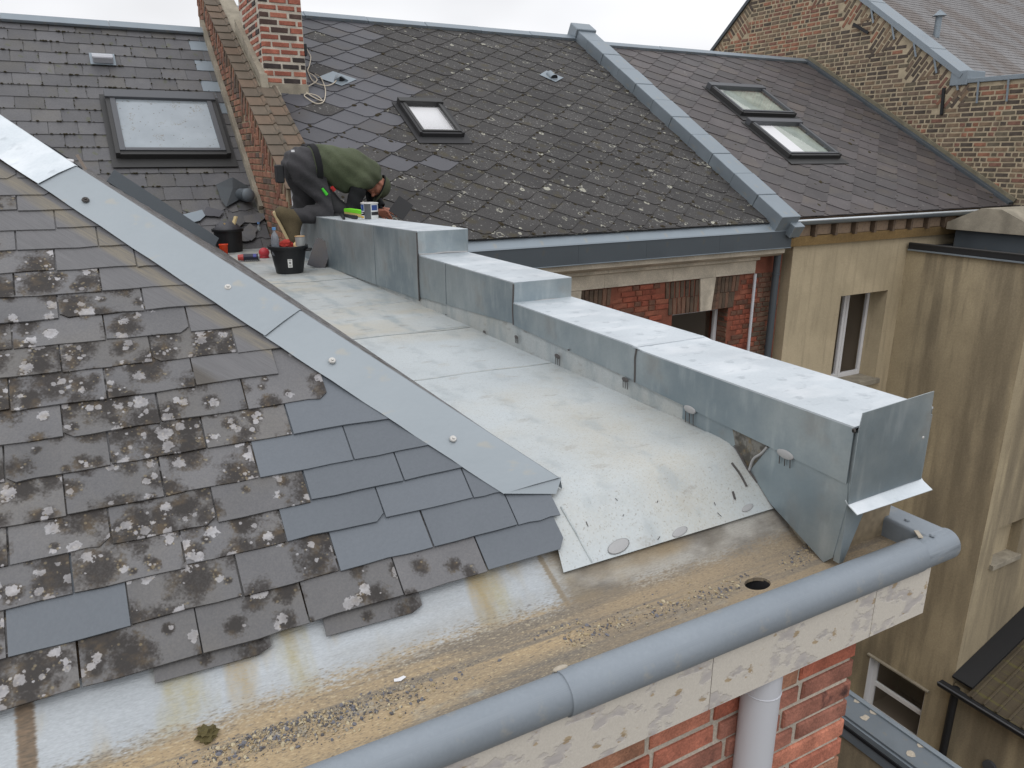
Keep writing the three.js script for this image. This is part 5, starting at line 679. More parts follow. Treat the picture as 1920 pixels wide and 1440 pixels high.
// ================================================================== beige annex with flat roof
const XA = 11.33, ZA = -5.53;
{
  const b = thing('annex_building', 'tall streaked beige rendered annex with flat black roof edge', 'building');
  const W = { z0: -7.0, z1: -5.93, y0: -9.95, y1: -8.74 }, sm = { x0: 11.73, x1: 12.44, y0: -6.22, y1: -5.58 };
  const sw = shapeOf([[-ZA, -12], [7.5, -12], [7.5, -1.42], [-ZA, -1.42]]); { const p = new THREE.Path(); p.moveTo(-W.z1, W.y0); p.lineTo(-W.z1, W.y1); p.lineTo(-W.z0, W.y1); p.lineTo(-W.z0, W.y0); sw.holes.push(p); }
  const gw = new THREE.ExtrudeGeometry(sw, { depth: 0.3, bevelEnabled: false }).rotateY(Math.PI / 2).translate(XA, 0, 0); add(b, 'rendered_wall', uvBox(gw, 4), M.stucco);
  const sf = shapeOf([[XA + 0.302, -12], [16, -12], [16, -1.42], [XA + 0.302, -1.42]]); { const p = new THREE.Path(); p.moveTo(sm.x0, sm.y0); p.lineTo(sm.x0, sm.y1); p.lineTo(sm.x1, sm.y1); p.lineTo(sm.x1, sm.y0); sf.holes.push(p); }
  add(b, 'rendered_wall', uvBox(new THREE.ExtrudeGeometry(sf, { depth: 0.3, bevelEnabled: false }).translate(0, 0, ZA - 0.302), 4), M.stucco);
  wallWindow(b, frame(V3(XA, W.y0, W.z0), V3(0, 0, 1), V3(0, 1, 0), V3(-1, 0, 0)), W.z1 - W.z0, W.y1 - W.y0, { r: 0.14, rows: 2, rowAt: 0.5, f: 0.085 }); add(b, 'window_reveal', box(XA - 0.002, XA + 0.14, W.y0 + 0.003, W.y1 - 0.003, W.z0 + 0.001, W.z0 + 0.012), M.white);
  add(b, 'window_hood', rbox(XA - 0.05, XA + 0.02, W.y1, W.y1 + 0.035, W.z0 - 0.04, W.z1 + 0.06, 0.006), M.conc);
  wallWindow(b, frame(V3(sm.x0, sm.y0, ZA), V3(1, 0, 0), V3(0, 1, 0), V3(0, 0, 1)), 0.3, sm.y1 - sm.y0, { r: 0.18 }); add(b, 'window_reveal', box(sm.x0 + 0.3, sm.x1, sm.y0, sm.y1, ZA - 0.3, ZA - 0.16, 2), M.stuccoClean); add(b, 'window_sill', rbox(sm.x0 - 0.04, sm.x1 + 0.04, sm.y0 - 0.08, sm.y0 + 0.01, ZA - 0.18, ZA + 0.06, 0.008, 0.5), M.conc);
  add(b, 'flat_roof', box(XA + 0.03, 13.7, -1.46, -1.40, -7.46, ZA - 0.03, 1.5), M.bitumen);
  add(b, 'roof_edge', slabX([[-1.345, -7.46], [-1.345, ZA + 0.04], [-1.44, ZA + 0.04], [-1.44, -7.46]], XA - 0.04, XA + 0.03, 1), M.black); add(b, 'edge_trim', rbox(XA - 0.052, XA - 0.03, -1.45, -1.425, -7.46, ZA + 0.05, 0.004), M.zincBlue); add(b, 'edge_trim', rbox(XA - 0.046, XA + 0.03, -1.345, -1.325, -7.46, ZA + 0.05, 0.004), M.frameDark);
  add(b, 'roof_edge', box(XA + 0.03, 13.7, -1.44, -1.345, ZA - 0.03, ZA + 0.04), M.black);
  add(b, 'core', box(XA + 1.5, 13.7, -12, -1.47, -7.4, ZA - 1.5, 2), M.mortarTan);
  const cb = grp(b, 'roof_curb'), c0 = onY(1838, 466, -1.4); add(cb, 'upstand', box(12.05, 13.3, -1.4, -1.13, -7.2, -6.05, 1), M.zincDark); add(cb, 'lid', slabX([[-1.13, -7.3], [-1.02, -7.3], [-0.78, -6.8], [-0.78, -6.5], [-1.02, -5.97], [-1.13, -5.97]], 11.95, 13.4, 0.8), M.conc);
}

// ================================================================== lean-to and yard wall below
{
  const l = thing('lean_to', 'low beige lean-to with mossy ribbed roof and black gutter beside the annex', 'outbuilding'), sl = 21 * RAD, ex = 11.15, ey = -8.25;
  add(l, 'wall', box(11.36, 15, -12, ey - 0.06, ZA + 0.01, -1.5, 4), M.stucco);
  const rf = grp(l, 'ribbed_roof'); rf.position.set(ex, ey, ZA + 0.32); rf.rotation.set(0, 0, sl);
  add(rf, 'sheet', box(0, 4, -0.02, 0.012, 0, 4.2, 1.2), M.mossRoof); for (let i = 0; i < 22; i++) add(rf, 'rib', rbox(0, 4, 0.012, 0.045, 0.06 + i * 0.19, 0.1 + i * 0.19, 0.01, 1.2), M.mossRoof);
  { const fl = add(l, 'flashing', bar(V3(ex + 0.1, ey + 0.1, ZA + 0.17), V3(ex + 4, ey + 0.1 + 3.9 * Math.tan(sl), ZA + 0.17), 0.33, 0.05, V3(-Math.sin(sl), Math.cos(sl), 0)), M.black); }
  add(l, 'gutter', slabZ([[ex - 0.1, ey], [ex + 0.03, ey], [ex + 0.03, ey - 0.02], [ex, ey - 0.09], [ex - 0.07, ey - 0.09], [ex - 0.1, ey - 0.05]], ZA - 0.1, -1.5), M.black); add(l, 'gutter_bead', rod(V3(ex - 0.1, ey, ZA - 0.1), V3(ex - 0.1, ey, -1.5), 0.014, 8), M.frameGrey);
  add(l, 'downpipe', new THREE.CylinderGeometry(0.06, 0.06, 3.6, 16).translate(XA - 0.08, ey - 1.85, ZA + 0.1), M.black);
  add(l, 'wall_lamp', new THREE.CylinderGeometry(0.1, 0.1, 0.05, 20).rotateZ(Math.PI / 2).translate(11.33, -9.35, -4.75), M.frameGrey);

  const y = thing('yard_wall', 'low yard wall with flat weathered zinc coping under the annex window', 'wall'), YC = -6.4, a0 = onY(1600, 1303, YC), a1 = onY(1597, 1345, YC), b0 = onY(1800, 1440, YC); void b0;
  const xr = a0.x, xl = onY(1720, 1440, YC).x, zz0 = -6.4, zz1 = -1.2, xL = Math.min(xl, a1.x);
  add(y, 'coping', rbox(xL, xr, YC - 0.03, YC, zz0, zz1, 0.006), zinc(T.zincBlue, grey(0.62), 0.3)); add(y, 'coping_edge', rbox(xr - 0.05, xr + 0.02, YC - 0.02, YC + 0.025, zz0, zz1, 0.008), M.zincBlue);
  add(y, 'drip_edge', box(xL - 0.05, xL - 0.005, YC - 0.14, YC - 0.1, zz0, zz1), M.black); add(y, 'fascia', box(xL - 0.03, xL + 0.03, YC - 0.28, YC - 0.031, zz0, zz1), M.zincBlue); add(y, 'wall', box(xL + 0.01, xr - 0.03, -12, YC - 0.031, zz0, zz1, 4), M.stucco);
  for (const [px, py] of [[1730, 1397], [1708, 1413], [1638, 1335], [1622, 1346], [1608, 1312]]) { const p = onY(px, py, YC + 0.002), R = rng(px), g = slab([0, 1, 2, 3, 4, 5, 6, 7].map((k) => [Math.cos(k / 8 * 6.28) * (0.04 + R() * 0.04), Math.sin(k / 8 * 6.28) * (0.03 + R() * 0.03)]), 0.003).rotateX(-Math.PI / 2); const m = add(y, 'mortar_splash', g, M.cream); m.position.copy(p); }
  const s = thing('shed_roof', 'dark ribbed shed roof at the foot of the brick wall', 'roof'); add(s, 'sheet', box(2.4, xL - 0.06, -7.6, -7.55, -5.5, -0.8, 1), M.bitumen); for (let i = 0; i < 18; i++) add(s, 'rib', rbox(2.4 + i * 0.28, 2.46 + i * 0.28, -7.55, -7.5, -5.5, -0.8, 0.01), M.bitumen); add(s, 'wall', box(2.4, xL - 0.06, -12, -7.6, -5.45, -0.9, 2), M.mortarTan);
}

// ================================================================== the roofer
const stripY = (z) => -1 - Math.max(0, -5.2 - z) * 0.012;
function onStrip(px, py) { let p = onY(px, py, -1.05); for (let i = 0; i < 4; i++) p = onY(px, py, stripY(p.z) + 0.001); return p; }
const smin = (a, b, k) => { const h = Math.max(k - Math.abs(a - b), 0) / k; return Math.min(a, b) - h * h * k * 0.25; };
function cap(p, a, b, ra, rb) { const bx = b.x - a.x, by = b.y - a.y, bz = b.z - a.z, l = bx * bx + by * by + bz * bz || 1e-9; let t = ((p.x - a.x) * bx + (p.y - a.y) * by + (p.z - a.z) * bz) / l; t = Math.max(0, Math.min(1, t)); return Math.hypot(p.x - a.x - bx * t, p.y - a.y - by * t, p.z - a.z - bz * t) - (ra + (rb - ra) * t); }
const chain = (bones, k, grow = 0) => (p) => { let d = 9; for (const [a, b, ra, rb] of bones) d = smin(d, cap(p, a, b, ra, rb), k); return d - grow; };
function march(sdf, c, h, n) {
  const mc = new MarchingCubes(n, M.black, false, false, 120000), p = V3(), s = 2 / n; mc.isolation = 0;
  for (let z = 0; z < n; z++) for (let y = 0; y < n; y++) for (let x = 0; x < n; x++) { p.set(c.x + h * (x * s - 1), c.y + h * (y * s - 1), c.z + h * (z * s - 1)); mc.field[n * n * z + n * y + x] = -sdf(p); }
  mc.update(); let g = new THREE.BufferGeometry(); const arr = mc.positionArray.slice(0, mc.count * 3); for (let i = 0; i < arr.length; i += 3) { arr[i] = c.x + h * arr[i]; arr[i + 1] = c.y + h * arr[i + 1]; arr[i + 2] = c.z + h * arr[i + 2]; }
  g.setAttribute('position', new THREE.BufferAttribute(arr, 3)); g = mergeVertices(g, 1e-5); g.computeVertexNormals();
  { // point the normals outward
    const P = g.attributes.position, Nn = g.attributes.normal; let v = 0; for (let i = 0; i < P.count; i += 37) { p.set(P.getX(i) + Nn.getX(i) * 0.01, P.getY(i) + Nn.getY(i) * 0.01, P.getZ(i) + Nn.getZ(i) * 0.01); v += sdf(p) > 0 ? 1 : -1; } if (v < 0) { const I = g.index.array; for (let i = 0; i < I.length; i += 3) { const t = I[i]; I[i] = I[i + 1]; I[i + 1] = t; } g.computeVertexNormals(); } }
  return uvBox(g, 0.5);
}
{
  const man = thing('person', 'person kneeling and bending over the parapet in dark trousers, green vest and cap', 'person');
  const Z0 = -7.62, J = (x, y, dz = 0) => onZ(x, y, Z0 - dz);
  const pel = J(566, 308), wst = J(603, 303), ch = J(650, 312), upc = J(682, 324), nk = J(693, 331), off = V3(-0.05, 0, 0.13);
  const hipN = J(574, 326, -0.10), kneeN = J(637, 393, -0.12), ankN = J(556, 407, -0.10), toeN = J(551, 446, -0.10), heelN = J(528, 400, -0.10), hipF = J(560, 322, 0.12), kneeF = J(571, 378, 0.2), ankF = J(548, 418, 0.3);
  const shN = J(676, 338, -0.19), elN = J(662, 388, -0.16), wrN = J(703, 397, -0.02), shF = J(688, 332, 0.2), elF = J(700, 372, 0.22), wrF = J(716, 392, 0.12), hdC = J(710, 350, 0.0);
  // head axes: crown toward the right and a little down, face toward the roof below
  const crown = J(728, 352).sub(J(694, 336)).normalize(), face = V3().addScaledVector(V3(0, -1, 0), 1).addScaledVector(crown, -V3(0, -1, 0).dot(crown)).addScaledVector(FW, -0.25).normalize(); face.addScaledVector(crown, -face.dot(crown)).normalize(); const side = V3().crossVectors(crown, face);
  const hp = (c, f, s) => hdC.clone().addScaledVector(crown, c).addScaledVector(face, f).addScaledVector(side, s);
  const dp = V3(RT.x * 0, 0, 0.11);                                      // half the trunk's breadth, across the view
  const trunk = []; for (const s of [-1, 1]) { const o = dp.clone().multiplyScalar(s); trunk.push([pel.clone().add(o), wst.clone().add(o), 0.145, 0.12], [wst.clone().add(o), ch.clone().add(o), 0.12, 0.13], [ch.clone().add(o), upc.clone().add(o), 0.13, 0.11]); } trunk.push([upc, nk, 0.1, 0.065], [shN, shF, 0.08, 0.08], [nk, hp(-0.05, 0, 0), 0.06, 0.055]);
  const legs = [[hipN, kneeN, 0.122, 0.078], [kneeN, ankN, 0.08, 0.062], [hipF, kneeF, 0.12, 0.078], [kneeF, ankF, 0.075, 0.055]], arms = [[shN, elN, 0.066, 0.05], [elN, wrN, 0.048, 0.034], [shF, elF, 0.066, 0.05], [elF, wrF, 0.048, 0.034]], feet = [[ankN, heelN, 0.05, 0.042], [heelN, toeN, 0.042, 0.038], [ankN, toeN, 0.05, 0.036]];
  const bodyS = chain([...trunk, ...legs, ...arms, ...feet], 0.06, -0.012), skull = chain([[hp(0.03, -0.01, 0), hp(0.0, -0.01, 0), 0.088, 0.088], [hp(-0.03, 0.03, 0.02), hp(-0.085, 0.055, 0), 0.06, 0.03], [hp(-0.03, 0.03, -0.02), hp(-0.085, 0.055, 0), 0.06, 0.03], [hp(-0.01, 0.085, 0), hp(-0.035, 0.112, 0), 0.012, 0.017], [hp(-0.06, 0.082, -0.018), hp(-0.06, 0.082, 0.018), 0.009, 0.009], [hp(0.0, -0.005, 0.086), hp(-0.035, -0.01, 0.09), 0.014, 0.012], [hp(0.0, -0.005, -0.086), hp(-0.035, -0.01, -0.09), 0.014, 0.012], [hp(-0.05, -0.01, 0), nk, 0.06, 0.06]], 0.025);
  const hand = (w, dir, out, dn) => { const b = []; const pal = w.clone().addScaledVector(dir, 0.085); for (const s of [-1.5, -0.5, 0.5, 1.5]) b.push([w.clone().addScaledVector(dir, 0.02).addScaledVector(out, s * 0.012), pal.clone().addScaledVector(out, s * 0.021), 0.02, 0.014]); const len = [0.036, 0.046, 0.042, 0.032]; [-1.5, -0.5, 0.5, 1.5].forEach((s, i) => { const k = pal.clone().addScaledVector(out, s * 0.023), m = k.clone().addScaledVector(dir, len[i]).addScaledVector(dn, 0.014), e = m.clone().addScaledVector(dir, len[i] * 0.5).addScaledVector(dn, 0.034); b.push([k, m, 0.0105, 0.0095], [m, e, 0.0095, 0.008]); }); const t0 = w.clone().addScaledVector(dir, 0.03).addScaledVector(out, -0.025), t1 = t0.clone().addScaledVector(dir, 0.035).addScaledVector(out, -0.028).addScaledVector(dn, 0.01), t2 = t1.clone().addScaledVector(dir, 0.03).addScaledVector(dn, 0.014); b.push([t0, t1, 0.013, 0.011], [t1, t2, 0.011, 0.009]); return chain(b, 0.008); };
  const hd1 = RT.clone().addScaledVector(V3(0, -1, 0), 0.12).normalize(), ho1 = V3(0, 0.72, 0).addScaledVector(FW, -0.55).normalize(), hdn = V3(0, -1, 0), handN = hand(wrN.clone().addScaledVector(hd1, 0.02), hd1, ho1, hdn), handF = hand(wrF.clone(), hd1, V3(0, 0.2, -1).normalize(), hdn);
  const mid = J(625, 350), skin = [march(skull, hdC, 0.19, 76), march(handN, wrN.clone().addScaledVector(hd1, 0.08), 0.13, 64), march(handF, wrF.clone().addScaledVector(hd1, 0.08), 0.13, 56)], bodyG = march(bodyS, mid, 0.72, 72);
  const tint = (g, r, gg, b) => { const c = lin(r, gg, b), a = new Float32Array(g.attributes.position.count * 3); for (let i = 0; i < a.length; i += 3) { a[i] = c.r; a[i + 1] = c.g; a[i + 2] = c.b; } g.setAttribute('color', new THREE.BufferAttribute(a, 3)); return g; };
  add(man, 'body', mergeGeometries([...skin.map((g) => tint(g, 170, 112, 92)), tint(bodyG, 30, 30, 32)]), std({ vertexColors: true, roughness: 0.65 }));
  const folds = (p, k, a) => a * (smp(N3, p.x * k + p.z * 0.7, p.y * k - p.z * 0.5) - 0.5) + a * 0.6 * Math.sin((p.x * 0.8 + p.y) * 46 + 5 * smp(N1, p.x, p.y));
  const cloth = (r, g, b) => std({ color: lin(r, g, b), map: T.cloth, roughness: 0.95 });
  const trouS = chain([...legs, [pel.clone().sub(dp), wst.clone().lerp(pel, 0.55).sub(dp), 0.145, 0.135], [pel.clone().add(dp), wst.clone().lerp(pel, 0.55).add(dp), 0.145, 0.135]], 0.07, 0.016), ax = wst.clone().sub(pel).normalize();
  add(man, 'trousers', march((p) => Math.max(trouS(p) + folds(p, 1.4, 0.012), (p.x - wst.x) * ax.x + (p.y - wst.y) * ax.y + (p.z - wst.z) * ax.z + 0.03), J(590, 350), 0.52, 92), cloth(74, 73, 76));
  const vestS = chain([...trunk.slice(0, 8), [J(618, 322, -0.06), J(652, 338, -0.06), 0.085, 0.1], [J(618, 322, 0.06), J(652, 338, 0.06), 0.085, 0.1]], 0.06, 0.03);
  add(man, 'vest', march((p) => { let d = vestS(p) + folds(p, 1.1, 0.008); d = Math.max(d, -((p.x - pel.x) * ax.x + (p.y - pel.y) * ax.y + (p.z - pel.z) * ax.z) + 0.06); for (const a of [[shN, elN], [shF, elF]]) { const q = a[0].clone().lerp(a[1], 0.75); d = Math.max(d, -(cap(p, a[0].clone().lerp(a[1], 0.12), q, 0.078, 0.085))); } return d; }, J(640, 318), 0.42, 84), cloth(92, 100, 76));
  add(man, 'hood', march(chain([[J(686, 318, -0.08), J(686, 318, 0.08), 0.06, 0.06], [J(694, 326, -0.05), J(694, 326, 0.05), 0.062, 0.062], [hp(-0.06, -0.06, 0.03), hp(-0.06, -0.06, -0.03), 0.06, 0.06]], 0.04, 0.004), J(690, 326), 0.22, 48), cloth(92, 100, 76));
  const slv = chain(arms, 0.04, 0.02); add(man, 'sleeves', march((p) => Math.max(slv(p) + folds(p, 1.5, 0.008), -(cap(p, wrN, wrN.clone().addScaledVector(hd1, 0.3), 0.05, 0.05)), -(cap(p, wrF, wrF.clone().addScaledVector(hd1, 0.3), 0.05, 0.05))), J(685, 362), 0.36, 76), cloth(30, 31, 35));
  { const b = wst.clone().addScaledVector(ax, -0.1); add(man, 'waistband', march((p) => { const s = (p.x - b.x) * ax.x + (p.y - b.y) * ax.y + (p.z - b.z) * ax.z; return Math.max(vestS(p) - 0.016, Math.abs(s) - 0.03); }, b, 0.34, 64), cloth(30, 30, 34)); }
  const bootS = chain(feet, 0.05, 0.012); add(man, 'boot', march(bootS, J(540, 422, -0.1), 0.2, 60), cloth(104, 92, 68));
  { const d = toeN.clone().sub(heelN), n = V3().crossVectors(d, FW).normalize(); if (n.x > 0) n.negate(); const a = heelN.clone().addScaledVector(d, -0.16).addScaledVector(n, 0.055), e = toeN.clone().addScaledVector(d, 0.14).addScaledVector(n, 0.05); add(man, 'sole', bar(a, e, 0.095, 0.026, n, 0.4), std({ color: lin(186, 168, 130), roughness: 0.9 })); }
  { const q = new THREE.Quaternion().setFromRotationMatrix(new THREE.Matrix4().makeBasis(side, crown, V3().crossVectors(side, crown))); const g = new THREE.SphereGeometry(0.114, 24, 14, 0, Math.PI * 2, 0, Math.PI * 0.52).scale(0.95, 0.98, 1.08); const zf = V3().crossVectors(side, crown).dot(face) > 0 ? 1 : -1; const v = new THREE.CylinderGeometry(0.1, 0.1, 0.012, 20, 1, false, -Math.PI / 2, Math.PI).scale(0.85, 1, 1.15).rotateX(0.22).translate(0, 0.012, 0.075); if (zf < 0) v.rotateY(Math.PI); const m = add(man, 'cap', uvBox(g, 0.4), cloth(82, 88, 66)); m.position.copy(hp(0.012, -0.008, 0)); m.quaternion.copy(q); add(m, 'visor', uvBox(v, 0.4), cloth(82, 88, 66)); add(m, 'band', new THREE.TorusGeometry(0.112, 0.007, 8, 28).rotateX(Math.PI / 2).scale(0.95, 1, 1.08), cloth(26, 28, 34)); }
  for (const s of [-1, 1]) add(man, 'eye', new THREE.SphereGeometry(0.011, 10, 8).translate(...hp(-0.005, 0.075, 0.033 * s).toArray()), M.white);
  { const a = J(604, 353, -0.23), b = J(613, 365, -0.22); add(man, 'pocket_tool', rod(a, b, 0.012, 10, 0.016), std({ color: lin(70, 200, 50), roughness: 0.5 })); add(man, 'pocket_tool', rod(J(622, 351, -0.235), J(627, 357, -0.225), 0.018, 10), std({ color: lin(170, 40, 40), roughness: 0.6 })); add(man, 'belt_pouch', uvBox(new RoundedBoxGeometry(0.07, 0.17, 0.12, 2, 0.015).translate(...J(524, 326, -0.02).toArray())), M.black); add(man, 'belt_tag', uvBox(new THREE.BoxGeometry(0.03, 0.02, 0.004).translate(...J(549, 283, -0.24).toArray())), M.white); }
}

// ================================================================== tools and clutter
const col = (r, g, b, ro = 0.6, o = {}) => std({ color: lin(r, g, b), roughness: ro, ...o });
function canvasTex(w, h, draw) { const c = document.createElement('canvas'); c.width = w; c.height = h; draw(c.getContext('2d')); const t = new THREE.CanvasTexture(c); t.colorSpace = THREE.SRGBColorSpace; t.wrapS = THREE.RepeatWrapping; return t; }
function bucketShell(rt, rb, h) { const p = [[0.001, 0], [rb, 0], [rb + 0.004, 0.006]]; p.push([rt - 0.004, h - 0.03], [rt + 0.014, h - 0.028], [rt + 0.016, h], [rt + 0.006, h + 0.002], [rt - 0.004, h - 0.004], [rb - 0.003, 0.008], [0.001, 0.008]); return new THREE.LatheGeometry(p.map(([x, y]) => new THREE.Vector2(x, y)), 36); }
{ // bucket nearer the parapet
  const c = onStrip(544, 511), b = thing('builder_bucket', 'black plastic bucket with white sticker, full of offcuts, beside the parapet', 'bucket', 'black builder buckets on the flat roof'), K = 0.82, h = 0.3 * K;
  add(b, 'shell', bucketShell(0.195 * K, 0.14 * K, h), M.blackPlastic).position.copy(c);
  { const t = canvasTex(64, 96, (x) => { x.fillStyle = '#dcdcd8'; x.fillRect(0, 0, 64, 96); x.fillStyle = '#333'; x.fillRect(12, 8, 40, 6); x.fillRect(14, 70, 36, 4); x.fillRect(14, 80, 36, 4); x.beginPath(); x.arc(32, 42, 14, 0, 7); x.fill(); x.fillStyle = '#ddd'; x.beginPath(); x.arc(32, 42, 6, 0, 7); x.fill(); }); const d = V3(-c.x, 0, -c.z).normalize(), ang = Math.atan2(d.x, d.z) + 0.05; const g = new THREE.CylinderGeometry(0.1420, 0.1335, 0.075, 6, 1, true, ang - 0.14, 0.28); const m = add(b, 'sticker', g, std({ map: t, roughness: 0.6, side: THREE.DoubleSide })); m.position.set(c.x, c.y + 0.1, c.z); }
  add(b, 'ear', rbox(0.155, 0.205, h - 0.05, h - 0.03, -0.05, 0.05, 0.006).rotateY(-0.4).translate(c.x, c.y, c.z), M.blackPlastic);
  const P = (x, y, z) => V3(c.x + x * K, c.y + y * K, c.z + z * K);
  solo('wood_offcut', bar(P(0.03, 0.24, 0.02), P(0.15, 0.34, -0.02), 0.09, 0.022), col(200, 170, 120, 0.8), 'pale wooden offcut sticking out of the bucket with the sticker', 'offcut');
  { const g = new THREE.IcosahedronGeometry(0.055, 2), p = g.attributes.position; for (let i = 0; i < p.count; i++) { const k = 1 + 0.5 * (hash(Math.round(p.getX(i) * 900), Math.round(p.getY(i) * 900), Math.round(p.getZ(i) * 900)) - 0.5); p.setXYZ(i, p.getX(i) * k * 1.1, p.getY(i) * k * 0.8, p.getZ(i) * k); } g.computeVertexNormals(); solo('red_rag', uvBox(g.translate(c.x - 0.02, c.y + 0.31 * K, c.z)), col(150, 44, 36, 0.95), 'crumpled red rag in the bucket with the sticker', 'rag'); }
  { const t = thing('small_tin', 'small pale tin with open rim in the bucket with the sticker', 'tin'); const q = P(0.13, 0.27, 0.03); add(t, 'can', new THREE.CylinderGeometry(0.042, 0.042, 0.1, 20).translate(q.x, q.y + 0.05, q.z), col(170, 172, 170, 0.4, { metalness: 0.3 })); add(t, 'rim', new THREE.TorusGeometry(0.042, 0.004, 6, 20).rotateX(Math.PI / 2).translate(q.x, q.y + 0.1, q.z), col(178, 140, 90, 0.5)); }
  { const t = thing('water_bottle', 'clear bottle with blue cap standing in the bucket with the sticker', 'bottle'); const q = P(-0.14, 0.2, 0.04); add(t, 'bottle', new THREE.LatheGeometry([[0.001, 0], [0.034, 0.004], [0.036, 0.14], [0.028, 0.18], [0.012, 0.205], [0.012, 0.225]].map(([x, y]) => new THREE.Vector2(x, y)), 18).translate(q.x, q.y, q.z), new THREE.MeshPhysicalMaterial({ color: lin(190, 196, 204), transmission: 0.7, roughness: 0.15, thickness: 0 })); add(t, 'cap', new THREE.CylinderGeometry(0.016, 0.016, 0.022, 14).translate(q.x, q.y + 0.235, q.z), col(90, 140, 190)); }
  solo('scrap_sheet', bar(P(-0.1, 0.26, -0.05), P(0.06, 0.285, 0.09), 0.16, 0.004), M.zincBlue, 'folded zinc scrap lying in the bucket with the sticker', 'scrap');
}
{ // bucket under the plank
  const c = onStrip(431, 471), b = thing('builder_bucket', 'black bucket heaped with slate scraps beside the dark plank', 'bucket', 'black builder buckets on the flat roof'), K = 0.84, h = 0.3 * K;
  add(b, 'shell', bucketShell(0.185 * K, 0.165 * K, h), M.blackPlastic).position.copy(c);
  const P = (x, y, z) => V3(c.x + x * K, c.y + y * K, c.z + z * K);
  { const g = new THREE.SphereGeometry(0.145, 20, 8, 0, Math.PI * 2, 0, Math.PI / 2).scale(1, 0.75, 1), p = g.attributes.position; for (let i = 0; i < p.count; i++) p.setY(i, p.getY(i) * (0.85 + 0.3 * smp(N2, p.getX(i) * 2, p.getZ(i) * 2))); g.computeVertexNormals(); solo('slate_rubble', uvBox(g.translate(c.x, c.y + 0.27 * K, c.z), 0.5), M.slateMidPlain[2], 'heap of grey rubble filling the bucket beside the plank', 'rubble'); }
  { const t = thing('hand_brush', 'wooden handled hand brush standing in the bucket beside the plank', 'brush'); add(t, 'handle', bar(P(0.06, 0.32, 0.06), P(0.12, 0.46, 0.04), 0.055, 0.018), col(196, 176, 132, 0.8)); add(t, 'ferrule', bar(P(0.04, 0.28, 0.06), P(0.062, 0.325, 0.06), 0.035, 0.016), col(150, 140, 110)); }
  for (const [x, z, a] of [[-0.06, 0.08, 0.4], [-0.02, 0.09, -0.5]]) solo('wood_peg', bar(P(x, 0.28, z), P(x + 0.05 * a, 0.38, z), 0.018, 0.018), col(190, 160, 104, 0.8), 'thin wooden peg standing in the rubble bucket beside the plank', 'peg', 'wooden pegs in the rubble bucket');
  { const q = onStrip(420, 476), g = new THREE.LatheGeometry([[0.001, 0], [0.048, 0], [0.062, 0.1], [0.066, 0.1], [0.066, 0.108], [0.057, 0.108], [0.044, 0.006], [0.001, 0.006]].map(([x, y]) => new THREE.Vector2(x, y)), 4).rotateY(0.6).translate(q.x, q.y, q.z + 0.03); solo('orange_cup', g.toNonIndexed(), col(214, 70, 30, 0.55), 'square orange plastic cup in front of the rubble bucket', 'cup'); }
}
{ // spray can lying on the zinc
  const a = onStrip(447, 490), b = onStrip(477, 489), r = 0.036, ax = b.clone().sub(a).setY(0).normalize(), t = thing('spray_can', 'spray can with red cap lying on the flat roof', 'can'); a.y = b.y = stripY(a.z) + r + 0.002; const L = 0.2, p1 = a.clone().addScaledVector(ax, 0.055), p2 = p1.clone().addScaledVector(ax, L * 0.72);
  const lab = canvasTex(128, 64, (x) => { x.fillStyle = '#1c1e30'; x.fillRect(0, 0, 128, 64); x.fillStyle = '#c9ccd6'; x.fillRect(10, 4, 54, 56); x.fillStyle = '#3a3f86'; x.fillRect(70, 8, 50, 14); x.fillStyle = '#20222c'; for (let i = 0; i < 6; i++) x.fillRect(14, 10 + i * 8, 44 - (i % 3) * 9, 3); });
  const g = new THREE.CylinderGeometry(r, r, p1.distanceTo(p2), 24); g.applyQuaternion(new THREE.Quaternion().setFromUnitVectors(V3(0, 1, 0), ax)).translate((p1.x + p2.x) / 2, p1.y, (p1.z + p2.z) / 2); add(t, 'can', g, std({ map: lab, roughness: 0.35, metalness: 0.2 })); add(t, 'cap', rod(a, p1, r * 0.8, 20, r * 0.95), col(168, 62, 58, 0.5)); add(t, 'base', rod(p2, p2.clone().addScaledVector(ax, 0.008), r * 0.96, 20), col(150, 150, 150, 0.4, { metalness: 0.5 }));
}
{ const p = onStrip(496, 483), t = thing('red_ball', 'rounded red plastic float on the zinc behind the bucket with the sticker', 'float'); add(t, 'dome', new THREE.SphereGeometry(0.055, 20, 14).scale(1, 0.95, 1).translate(p.x, p.y + 0.052, p.z), col(176, 48, 58, 0.5)); add(t, 'foot', new THREE.CylinderGeometry(0.045, 0.05, 0.02, 20).translate(p.x, p.y + 0.011, p.z), col(150, 36, 46, 0.5)); }
{ // slates leaning on the parapet
  for (let k = 0; k < 3; k++) { const a = onStrip(592 + k * 3, 502 - k * 2), n = V3(-0.42 - k * 0.03, 0.36, 0.83).normalize(), t = V3(0, 1, 0).addScaledVector(n, -n.y).addScaledVector(V3(1, 0, 0.4), 0.28).normalize(); a.y += 0.004; a.addScaledVector(n, -0.008 * k); solo('leaning_slate', bar(a, a.clone().addScaledVector(t, 0.27), 0.17, 0.006, n, 1.2), M.slateMidPlain[k], 'new dark slate in the small stack leaning on the parapet foot', 'slate', 'slates leaning on the parapet'); }
}
